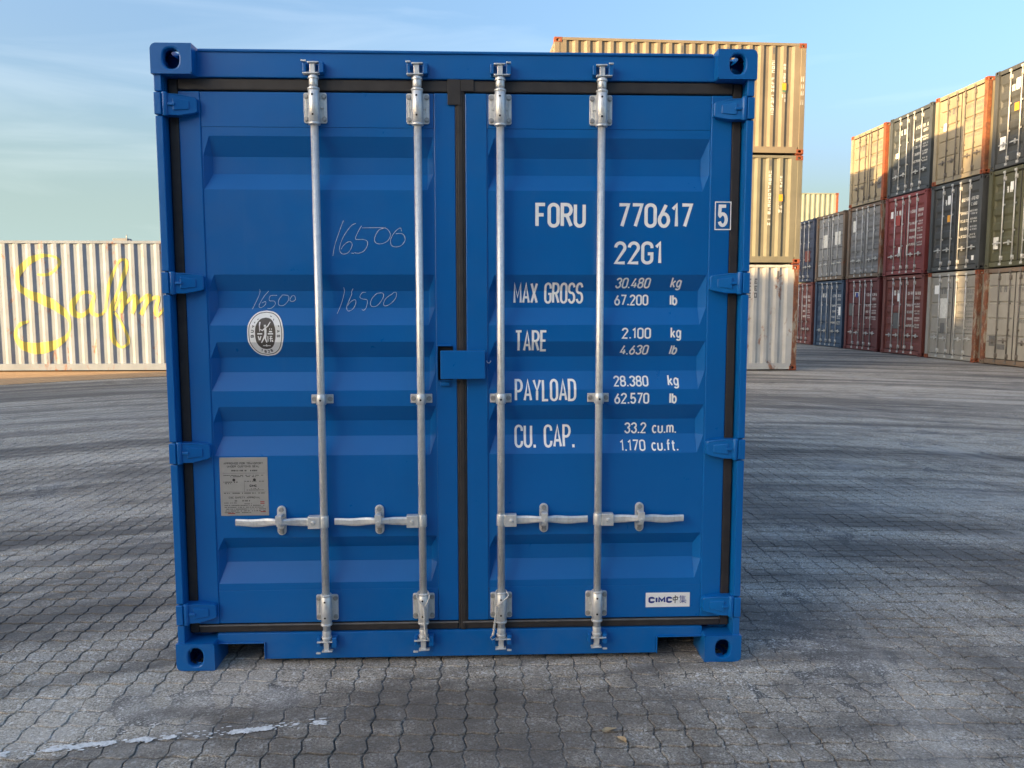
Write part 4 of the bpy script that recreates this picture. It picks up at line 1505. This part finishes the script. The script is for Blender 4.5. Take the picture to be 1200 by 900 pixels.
mb2 = MB()
line_print(-0.980, -0.870, 0.8510, 0.0060)
mb.face([(-1.017, yc, 0.8425), (-0.838, yc, 0.8425), (-0.838, yc, 0.8433), (-1.017, yc, 0.8433)])
for z, a, b, h in ((0.8320, -1.014, -0.842, 0.003), (0.8265, -0.985, -0.880, 0.003), (0.8020, -1.014, -0.955, 0.0045), (0.7960, -1.014, -0.985, 0.0035), (0.8060, -0.925, -0.845, 0.003),
                   (0.7740, -0.900, -0.865, 0.003), (0.7680, -0.918, -0.840, 0.003), (0.7540, -1.014, -0.842, 0.004), (0.7200, -0.970, -0.905, 0.005), (0.7120, -1.014, -0.965, 0.003), (0.7080, -0.930, -0.900, 0.003),
                   (0.7010, -1.014, -0.845, 0.0032), (0.6930, -1.014, -0.850, 0.0032), (0.6850, -1.014, -0.842, 0.0032), (0.6770, -1.014, -0.842, 0.0032), (0.6695, -1.014, -0.900, 0.0032)):
    line_print(a, b, z, h)
mb.face([(-0.9275, yc, 0.762), (-0.9268, yc, 0.762), (-0.9268, yc, 0.812), (-0.9275, yc, 0.812)])
mb.face([(-1.017, yc, 0.7610), (-0.838, yc, 0.7610), (-0.838, yc, 0.7617), (-1.017, yc, 0.7617)])
for x, z in ((-0.971, 0.8135), (-0.884, 0.8140)):
    mb.face([(x + 0.0062 * math.cos(R(a)), yc - 0.0003, z + 0.0062 * math.sin(R(a))) for a in range(0, 360, 30)])
mb.build('print', M['ink'], ll)['kind'] = 'stuff'
mb = MB()
for x, z, w in ((-0.862, 0.716, 0.018), (-0.862, 0.709, 0.018), (-0.862, 0.6730, 0.022), (-1.000, 0.6665, 0.03)):
    mb.face([(x, yc - 0.0006, z), (x + w, yc - 0.0006, z), (x + w, yc - 0.0006, z + 0.004), (x, yc - 0.0006, z + 0.004)])
mb.build('print', M['redink'], ll)

# oval survey sticker, laid over the pressings
OC = Vector((-0.819, 1.438))
OA, OB = 0.0755, 0.0965


def oval_strips(a, b, e=2.3, n=44, c=OC):
    out = []
    zs_ = [c.y - b + 2 * b * i / n for i in range(n + 1)]

    def half(z):
        q = max(0.0, 1 - abs((z - c.y) / b) ** e)
        return a * q ** (1 / e)
    for za, zb in zip(zs_, zs_[1:]):
        ha, hb = max(half(za), 1e-4), max(half(zb), 1e-4)
        out.append([(c.x - ha, za), (c.x + ha, za), (c.x + hb, zb), (c.x - hb, zb)])
    return [(0, out)]


st = quads_to_part('survey_sticker', oval_strips(OA, OB), M['sticker'], ll, 0.0006)
quads_to_part('sticker_ring', oval_strips(OA * 0.925, OB * 0.94), M['emblem'], ll, 0.0009)
quads_to_part('sticker_band', oval_strips(OA * 0.885, OB * 0.91), M['sticker'], ll, 0.0012)
quads_to_part('sticker_field', oval_strips(OA * 0.565, OB * 0.69), M['emblem'], ll, 0.0015)
gs = []
word = 'BUREAU VERITAS'
for i, ch in enumerate(word):
    a = R(188 - 196 * i / (len(word) - 1))
    if ch == ' ':
        continue
    cxp, czp = OC.x + OA * 0.725 * math.cos(a), OC.y + OB * 0.80 * math.sin(a)
    rot = math.atan2(math.sin(a) / OB, math.cos(a) / OA) - math.pi / 2
    for k, q in text_polys(ch, -0.0060, -0.0065, 0.0135, 0.0115 if ch != 'I' else 0.004, 0.22):
        gs.append((k, [[(cxp + x * math.cos(rot) - z * math.sin(rot), czp + x * math.sin(rot) + z * math.cos(rot)) for x, z in p] for p in q]))
for i, ch in enumerate('1828'):
    a = R(-111 + 42 * i / 3)
    cxp, czp = OC.x + OA * 0.725 * math.cos(a), OC.y + OB * 0.80 * math.sin(a)
    rot = math.atan2(math.sin(a), math.cos(a)) + math.pi / 2
    for k, q in text_polys(ch, -0.005, -0.006, 0.012, 0.0095 if ch != '1' else 0.006, 0.22):
        gs.append((k, [[(cxp + x * math.cos(rot) - z * math.sin(rot), czp + x * math.sin(rot) + z * math.cos(rot)) for x, z in p] for p in q]))
quads_to_part('sticker_text', gs, M['ink'], ll, 0.0015)
# figure with raised arms between two posts, in white
U = 0.155 / 537      # metres per unit of the sketch grid
sk = lambda pts: [(OC.x + (x - 715) * U, OC.y - (y - 428) * U) for x, y in pts]
fig = [([(712, 300), (712, 330)], 30), ([(715, 335), (718, 380), (716, 440)], [26, 34, 30]), ([(720, 345), (755, 320), (785, 258)], [18, 15, 12]), ([(712, 350), (675, 385), (640, 365)], [18, 15, 12]), ([(635, 400), (636, 260)], [7, 22]),
       ([(712, 440), (690, 500), (655, 565)], [24, 20, 14]), ([(722, 440), (714, 500), (735, 560)], [24, 20, 15]), ([(600, 432), (672, 432)], 20), ([(752, 432), (828, 432)], 20), ([(770, 400), (815, 400)], 22), ([(778, 375), (782, 352)], 10), ([(806, 375), (808, 352)], 10),
       ([(612, 465), (628, 525)], 16), ([(652, 465), (634, 525)], 16), ([(752, 465), (752, 545)], 12), ([(778, 470), (812, 470)], 14), ([(775, 500), (818, 500)], 14), ([(790, 480), (790, 550)], 14), ([(812, 520), (820, 550)], 14), ([(670, 606), (780, 606)], 13), ([(722, 585), (724, 620)], 14)]
quads_to_part('sticker_figure', [(i % 5, ribbon(sk(p), [v * U for v in w] if isinstance(w, list) else w * U)) for i, (p, w) in enumerate(fig)], M['sticker'], ll, 0.0019)


# two seal wires looped over the inner rods
def twist(pts, r, turns, n):
    """two strands wound round a path"""
    mb = MB()
    P = [Vector(p) for p in pts]
    for ph in (0, math.pi):
        q = []
        for i in range(n + 1):
            t = i / n * (len(P) - 1)
            k = min(int(t), len(P) - 2)
            p = P[k].lerp(P[k + 1], t - k)
            a = turns * 2 * math.pi * i / n + ph
            q.append(p + Vector((math.cos(a) * r, math.sin(a) * r * 0.8, 0)))
        mb.tube(q, r * 0.85, 6)
    return mb


for x, s_, lab in ((RODX[1], 1, 'thin twisted seal wire looped on the lock rod left of the door gap'), (RODX[2], -1, 'thin twisted seal wire looped on the lock rod right of the door gap')):
    rt = empty('seal_wire', lab, 'seal wire', (x, 0.01, 0.3), 0, 'seal wires on the inner lock rods')
    jx, jz = s_ * 0.006 if s_ > 0 else -0.020, -0.036
    rad = 0.030
    loop = MB()
    pts = [(jx, -0.004, jz)]
    pts += [(-0.026, 0.000, 0.006), (-0.024, 0.014, 0.020), (-0.017, 0.030, 0.024), (0.0, 0.046, 0.026), (0.017, 0.030, 0.024), (0.025, 0.014, 0.018), (0.027, 0.0, 0.004), (jx + 0.001, -0.006, jz)]
    P = [Vector(p) for p in pts]
    sm = []
    for i in range(len(P) - 1):
        p0, p1, p2, p3 = P[max(i - 1, 0)], P[i], P[i + 1], P[min(i + 2, len(P) - 1)]
        for t in (0, 0.25, 0.5, 0.75):
            sm.append(0.5 * ((2 * p1) + (-p0 + p2) * t + (2 * p0 - 5 * p1 + 4 * p2 - p3) * t * t + (-p0 + 3 * p1 - 3 * p2 + p3) * t ** 3))
    sm.append(P[-1])
    loop.tube(sm, 0.0026, 8)
    loop.build('loop', M['wire'], rt)
    ex = jx + (0.002 if s_ > 0 else -0.014)
    twist([(jx, -0.005, jz), (jx + 0.4 * (ex - jx), -0.006, jz - 0.05), (ex, -0.004, jz - 0.115), (ex + 0.004 * s_, -0.002, jz - 0.130)], 0.0031, 9, 70).build('twisted_tail', M['wire'], rt)
    MB().tube([(ex + 0.004 * s_, -0.002, jz - 0.128), (ex + 0.014 * s_, -0.002, jz - 0.140), (ex + 0.008 * s_, 0.0, jz - 0.152), (ex - 0.006 * s_, 0.0, jz - 0.146)], 0.0021, 6).build('wire_end', M['wire'], rt)


# ================================================================ stacks around the yard
TIER = 2.609
tan_p = paint_old('tan_paint', (0.225, 0.185, 0.125), 0.0, 0.25, 1.0)
sage_p = paint_old('faded_olive_paint', (0.185, 0.175, 0.125), 0.0, 0.35, 2.0)
wht_r = paint_old('white_rusty_paint', (0.46, 0.45, 0.42), 0.36, 0.3, 3.0)
wht_a = paint_old('white_paint', (0.20, 0.25, 0.33), 0.34, 0.2, 4.3)
cream = paint_old('cream_paint', (0.28, 0.24, 0.165), 0.12, 0.4, 5.0)
cream2 = paint_old('off_white_paint', (0.29, 0.28, 0.25), 0.12, 0.35, 6.0)
slate = paint_old('slate_paint', (0.045, 0.055, 0.064), 0.0, 0.25, 7.0)
slate2 = paint_old('dark_grey_paint', (0.048, 0.053, 0.056), 0.0, 0.3, 8.0)
navy = paint_old('navy_paint', (0.036, 0.050, 0.092), 0.22, 0.35, 9.0)
lgrey = paint_old('light_grey_paint', (0.21, 0.22, 0.23), 0.08, 0.4, 10.0)
silver = paint_old('silver_grey_paint', (0.185, 0.19, 0.195), 0.1, 0.45, 11.0)
red1 = paint_old('faded_red_paint', (0.20, 0.040, 0.040), 0.05, 0.3, 12.0)
red2 = paint_old('oxide_red_paint', (0.16, 0.042, 0.033), 0.12, 0.35, 13.0)
red3 = paint_old('dark_red_paint', (0.12, 0.024, 0.025), 0.08, 0.3, 14.0)
red4 = paint_old('brown_red_paint', (0.15, 0.042, 0.037), 0.15, 0.35, 15.0)
olive = paint_old('olive_paint', (0.075, 0.075, 0.038), 0.05, 0.35, 16.0)
steelb = paint_old('steel_blue_paint', (0.028, 0.060, 0.115), 0.12, 0.35, 17.0)
lime = paint_old('pale_green_paint', (0.26, 0.285, 0.225), 0.06, 0.3, 18.0)
worn = paint_old('worn_brown_frame', (0.16, 0.115, 0.08), 0.35, 0.4, 19.0)

# ---- centre-right stack, long sides towards the camera
aB = 0.0437
cB = Vector((7.8263 - math.sin(aB) * 1.219, 15.8536 + math.cos(aB) * 1.219))
prB = corr_pts(6.058)
stB = (6.058 - int((6.058 - 0.3) / PER) * PER) / 2


def side_put(u, v):
    return (-1.219 + 0.012 + pl(prB, u) - 0.002, u, v)


def side_marks(root, u, z_top, n, ch, w, mat, seed):
    """a column of small letters running down the side, too small to read"""
    rnd = random.Random(seed)
    mb = MB()
    for i in range(n):
        if rnd.random() < 0.08:
            continue
        z1 = z_top - i * ch
        z0 = z1 - ch * 0.74
        for a, b, c, d in ((0, 1, 0.75, 1), (0, 1, 0, 0.25), (0, 0.28, 0, 1), (0.72, 1, 0, 1), (0.2, 0.8, 0.4, 0.6)):
            if rnd.random() < 0.66:
                k = 0.0003 * rnd.random()
                q = [side_put(u + w * (0.5 - e), z0 + (z1 - z0) * f) for e, f in ((a, c), (b, c), (b, d), (a, d))]
                mb.face([(x - k, y, z) for x, y, z in q])
    mb.build('lettering', mat, root)['kind'] = 'stuff'


def side_patch(root, u, z0, z1, w, mat, name='sticker'):
    mb = MB()
    x = side_put(u, 0)[0] - 0.001
    mb.face([(x, u - w / 2, z0), (x, u - w / 2, z1), (x, u + w / 2, z1), (x, u + w / 2, z0)])
    mb.build(name, mat, root)


labs = ['white rust-streaked container at the bottom of the stack behind the blue one', 'faded olive container in the middle of the stack behind the blue one', 'tan container on top of the stack behind the blue one']
for t, (pt, fr, lab) in enumerate(((wht_r, wht_r, labs[0]), (sage_p, sage_p, labs[1]), (tan_p, tan_p, labs[2]))):
    r = stacked(lab, (cB.x, cB.y, t * TIER), R(90) + aB, 'rib', pt, fr, M['castred'], M['greyrod'], None, 30 + t, post=None if t else M['rustpost'], group='stack behind the blue container')
    u1, u2 = stB + 2 * PER, stB + PER
    if t:
        side_patch(r, u1, 2.33, 2.47, 0.045, M['mark_d'], 'tie_ring')
        side_marks(r, u1, 2.22, 15, 0.088, 0.068, M['mark_w'], t)
        side_marks(r, u2, 2.10, 6, 0.072, 0.050, M['mark_w'], t + 5)
        side_patch(r, u2, 1.50, 1.66, 0.10, M['orange'])
        side_marks(r, u2, 1.40, 2, 0.10, 0.085, M['mark_w'], t + 9)
        for k in (6, 10, 14):
            side_patch(r, stB + (k + 0.0) * PER, 2.30, 2.46, 0.035, M['mark_d'], 'tie_ring')
        if t == 2:
            side_patch(r, u2, 1.455, 1.497, 0.085, M['greenm'])
            mb = MB()
            for z, h in ((1.70, 0.12), (1.54, 0.1), (1.38, 0.1), (1.18, 0.1), (1.16, 0.11)):
                for k in range(2):
                    a = 0.05 + 0.045 * k
                    mb.face([(-1.2175, a, z), (-1.2175, a, z + h), (-1.2175, a + 0.012, z + h), (-1.2175, a + 0.02, z)])
            mb.build('chalk_writing', M['mark_w'], r)
    else:
        side_marks(r, stB + 3 * PER, 2.25, 3, 0.17, 0.07, M['mark_d'], 3)
        side_marks(r, stB + 3.5 * PER, 2.25, 3, 0.17, 0.07, M['mark_d'], 4)
        side_patch(r, u2, 2.24, 2.44, 0.05, M['mark_d'], 'tie_ring')

# ---- far-left white container with script lettering
HA = 2.896
A0 = (-0.7, 14.54 + 1.219, 0.137)
rA = empty('shipping_container', 'long white container with pale yellow script lettering, sunlit at far left', 'container', A0, R(90))
shell(rA, 12.192, HA, wht_a, wht_a, wht_a)
MB().box(-1.08, 1.08, 0.066, 0.1, 0.15, HA - 0.115).build('door', wht_a, rA)
prA = corr_pts(12.192)
mb = MB()
for k, stroke in enumerate(SCRIPT):
    P = [Vector(p) for p in stroke]
    sm = []
    for i in range(len(P) - 1):
        p0, p1, p2, p3 = P[max(i - 1, 0)], P[i], P[i + 1], P[min(i + 2, len(P) - 1)]
        for t in (0, 0.2, 0.4, 0.6, 0.8):
            sm.append(0.5 * ((2 * p1) + (-p0 + p2) * t + (2 * p0 - 5 * p1 + 4 * p2 - p3) * t * t + (-p0 + 3 * p1 - 3 * p2 + p3) * t ** 3))
    sm.append(P[-1])
    quads = ribbon([(A0[0] - p.x, p.y - A0[2]) for p in sm], [max(0.045, p.z * 1.3) for p in sm])
    drape(mb, quads, 0, [a for a, b in prA], lambda u, v, k=k: (-1.219 + 0.012 + pl(prA, u) - 0.002 - 0.0010 * k, u, v), 4e-5)
mb.build('script_lettering', M['script'], rA)

rb = empty('roof_box', 'small grey metal box with a thin rod on the white container roof', 'box', (-8.3, 15.6, 3.033))
MB().box(-0.17, 0.17, -0.12, 0.12, 0.0, 0.125).build('case', lgrey, rb, 0.01)
MB().prism([(0.17, 0.0), (0.30, 0.0), (0.17, 0.11)], -0.10, 0.10).build('end_slope', lgrey, rb)
MB().cyl((0.105, 0, 0.12), (0.105, 0, 0.215), 0.012, 8).build('rod', M['greyrod'], rb)

# ---- right-hand wall of door ends
aC = 0.0164
P0 = Vector((13.6847, 28.8541))
eC = Vector((math.sin(aC), -math.cos(aC)))
W, D_ = M['mark_w'], M['mark_d']
gC = 'door ends of the right-hand container wall'
WALL = {
    (-1, 0): ('rib', red4, red4, M['greyrod'], W, 'brown-red container at the far left end of the right wall, ground row', ()),
    (-1, 1): ('rib', navy, navy, M['greyrod'], None, 'navy container with faded patches above the far brown-red one', ((-1, 0.30, 1.55, 0.5, 0.40, red2), (1, 0.25, 0.85, 0.5, 0.45, red2))),
    (0, 0): ('rib', steelb, steelb, M['greyrod'], W, 'blue container in the ground row of the right wall, between two red ones', ((1, 0.78, 1.25, 0.2, 0.32, M['sticker']),)),
    (0, 1): ('flat', lgrey, worn, M['greyrod'], D_, 'light grey container resting on the blue one in the right wall', ((-1, 0.30, 1.30, 0.42, 0.50, M['mark_w']), (1, 0.35, 1.35, 0.45, 0.5, M['mark_w']))),
    (1, 0): ('flat', red3, red3, M['greyrod'], W, 'dark red container with a small blue mark, ground row of the right wall', ((-1, 0.36, 1.92, 0.16, 0.16, M['inkblue']), (-1, 0.75, 1.25, 0.25, 0.45, M['mark_d']))),
    (1, 1): ('rib', silver, worn, M['greyrod'], D_, 'silver grey container with worn brown posts, middle row of the right wall', ((-1, 0.72, 1.7, 0.2, 0.4, M['mark_w']),)),
    (1, 2): ('flat', cream, cream, M['rod_dark'], D_, 'cream container at the left end of the top row, half sunlit', ((1, 0.70, 0.45, 0.28, 0.4, M['mark_d']),)),
    (2, 0): ('rib', red2, red2, M['greyrod'], W, 'oxide red container with a white oval mark, beside the off-white one at ground', ((-1, 0.24, 1.75, 0.14, 0.26, M['sticker']), (-1, 0.26, 0.85, 0.36, 0.52, M['mark_d']))),
    (2, 1): ('rib', red1, red1, M['greyrod'], W, 'bright faded red container in the middle row of the right wall', ((-1, 0.80, 1.9, 0.14, 0.22, M['sticker']), (-1, 0.36, 1.62, 0.26, 0.34, M['redink']), (-1, 0.3, 0.62, 0.1, 0.3, M['sticker']), (1, 0.08, 0.62, 0.1, 0.34, M['sticker']))),
    (2, 2): ('rib', slate, slate, M['greyrod'], W, 'slate container between two cream ones in the top row', ((-1, 0.72, 1.25, 0.16, 0.16, M['sticker']), (-1, 0.78, 0.55, 0.2, 0.34, M['mark_d']))),
    (3, 0): ('flat', cream2, cream2, M['greyrod'], D_, 'off-white container with rusty right post, ground row beside the oxide red one', ((-1, 0.68, 1.95, 0.24, 0.26, M['sticker']), (-1, 0.27, 1.22, 0.34, 0.6, M['mark_w']), (-1, 0.36, 0.78, 0.2, 0.3, M['mark_d']))),
    (3, 1): ('rib', slate2, slate2, M['greyrod'], W, 'dark grey container beside the red one in the middle row', ((-1, 0.30, 1.98, 0.14, 0.24, M['sticker']), (-1, 0.28, 1.45, 0.14, 0.2, M['orange']), (-1, 0.72, 0.42, 0.2, 0.3, M['mark_d']), (1, 0.80, 0.27, 0.1, 0.13, M['sticker']))),
    (3, 2): ('flat', cream, cream, M['rod_dark'], D_, 'cream container with rusty posts in the top row, right of the slate one', ((-1, 0.68, 1.55, 0.16, 0.22, M['sticker']),)),
    (4, 0): ('flat', cream2, worn, M['rod_dark'], D_, 'off-white container cut off by the right picture edge, ground row', ((-1, 0.70, 0.50, 0.24, 0.28, M['mark_d']), (-1, 0.30, 0.42, 0.3, 0.14, M['mark_d']))),
    (4, 1): ('rib', olive, olive, M['greyrod'], W, 'olive green container at the right picture edge, middle row', ((-1, 0.30, 2.0, 0.12, 0.22, M['sticker']), (-1, 0.78, 0.5, 0.2, 0.32, M['mark_w']))),
    (4, 2): ('rib', slate2, slate2, M['greyrod'], W, 'dark grey container at the right picture edge, top row', ((-1, 0.28, 1.98, 0.16, 0.26, M['sticker']), (-1, 0.30, 1.42, 0.16, 0.2, M['orange']), (-1, 0.74, 0.5, 0.22, 0.34, M['sticker']))),
    (5, 0): ('rib', red2, red2, M['greyrod'], W, 'oxide red container just outside the right picture edge, ground row', ()),
    (5, 1): ('rib', slate, slate, M['greyrod'], W, 'slate container just outside the right picture edge, middle row', ()),
    (5, 2): ('flat', cream, cream, M['rod_dark'], D_, 'cream container just outside the right picture edge, top row', ()),
}
for (k, t), (kind, pt, fr, rods, mk, lab, ex) in WALL.items():
    c = P0 + eC * (k + 0.5) * 2.6701
    j = random.Random(k * 10 + t)
    off = j.uniform(-0.02, 0.03)
    stacked(lab, (c.x + off, c.y, t * TIER), R(-90) + aC, kind, pt, fr, M['castred'] if fr is cream or fr is cream2 else fr, rods, mk, 100 + k * 7 + t, group=gC, extras=ex,
            post2={(1, 2): M['castred'], (3, 2): M['rust'], (3, 0): M['rustpost'], (1, 1): M['rustpost'], (5, 2): M['rust']}.get((k, t)), post={(4, 0): M['rustpost']}.get((k, t)))

# ---- far stack seen between the two, over the light grey container
for t in range(3):
    lab = ['pale green container at the bottom of the far stack, hidden behind the wall', 'pale green container in the middle of the far stack, hidden behind the wall', 'distant pale green container with orange corners, seen above the far end of the right wall'][t]
    stacked(lab, (19.63, 40 + 1.219, t * TIER), R(90), 'rib', lime, lime, M['castred'], M['greyrod'], None, 300 + t, group='far pale green stack', post=M['castred'] if t == 2 else None)

# ---- three-high stack in the row behind, wholly covered by the blue container; it shades the far end of the wall
for t, (pt, nm) in enumerate(((red2, 'oxide red'), (lgrey, 'light grey'), (slate, 'slate'))):
    stacked(nm + ' forty-foot container hidden behind the blue one, %s of three' % ('lowest', 'middle', 'topmost')[t], (6.19, 20 + 1.219, t * TIER), R(90), 'rib', pt, pt, pt, M['greyrod'], None, 350 + t, L=12.192, doors=False, group='stack hidden behind the blue container')

# ---- stacks on the left of the yard, outside the picture, whose shade lies over the blocks
pal = [(red2, 'oxide red'), (slate, 'slate'), (cream, 'cream'), (steelb, 'steel blue'), (red3, 'dark red'), (lgrey, 'light grey'), (olive, 'olive'), (red1, 'faded red'), (navy, 'navy'), (silver, 'silver grey')]
yO2 = -13.3
for c in range(2):
    for t in range(6):
        pt, nm = pal[(c * 6 + t) % 10]
        stacked(nm + ' forty-foot container in the %s six-high stack left of the picture' % ('nearer', 'further')[c], (-41.219, yO2 - 12.192 * (c + 1) - 0.3 * c, t * TIER), 0, 'rib', pt, pt, pt, M['greyrod'], None, 400 + c * 6 + t, L=12.192, doors=False, group='six-high stacks left of the picture')
for t in range(3):
    pt, nm = pal[t * 3 + 1]
    stacked(nm + ' twenty-foot container in the three-high stack left of the picture', (-25.219, 3.19 - 6.058, t * TIER), 0, 'rib', pt, pt, pt, M['greyrod'], None, 500 + t, doors=False, group='three-high stack left of the picture')

# ---- unseen row of stacks added behind the camera to keep horizon glow off the doors
for c in range(3):
    for t in range(4):
        pt, nm = pal[(c * 4 + t * 3 + 2) % 10]
        stacked(nm + ' container in the added row behind the camera, %s stack, tier %s' % (('left', 'middle', 'right')[c], ('one', 'two', 'three', 'four')[t]), (-6.4 + 12.6 * c, -24 - 1.219, t * TIER), R(90), 'rib', pt, pt, pt, M['greyrod'], None, 600 + c * 4 + t, L=12.192, doors=False, group='added row of stacks behind the camera')

# ---- strip of paving before the long white container, low sunlight put into its tan
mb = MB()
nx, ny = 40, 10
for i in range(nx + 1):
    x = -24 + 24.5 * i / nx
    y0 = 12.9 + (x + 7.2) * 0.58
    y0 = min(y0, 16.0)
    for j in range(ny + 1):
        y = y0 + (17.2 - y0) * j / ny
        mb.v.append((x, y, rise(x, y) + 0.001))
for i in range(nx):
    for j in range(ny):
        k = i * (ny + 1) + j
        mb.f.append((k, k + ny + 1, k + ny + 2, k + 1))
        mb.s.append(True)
tag(mb.build('sun_tinted_paving', M['sunpave']), 'strip of brick paving in front of the white container, coloured tan for low sunlight', 'ground', kind='structure')
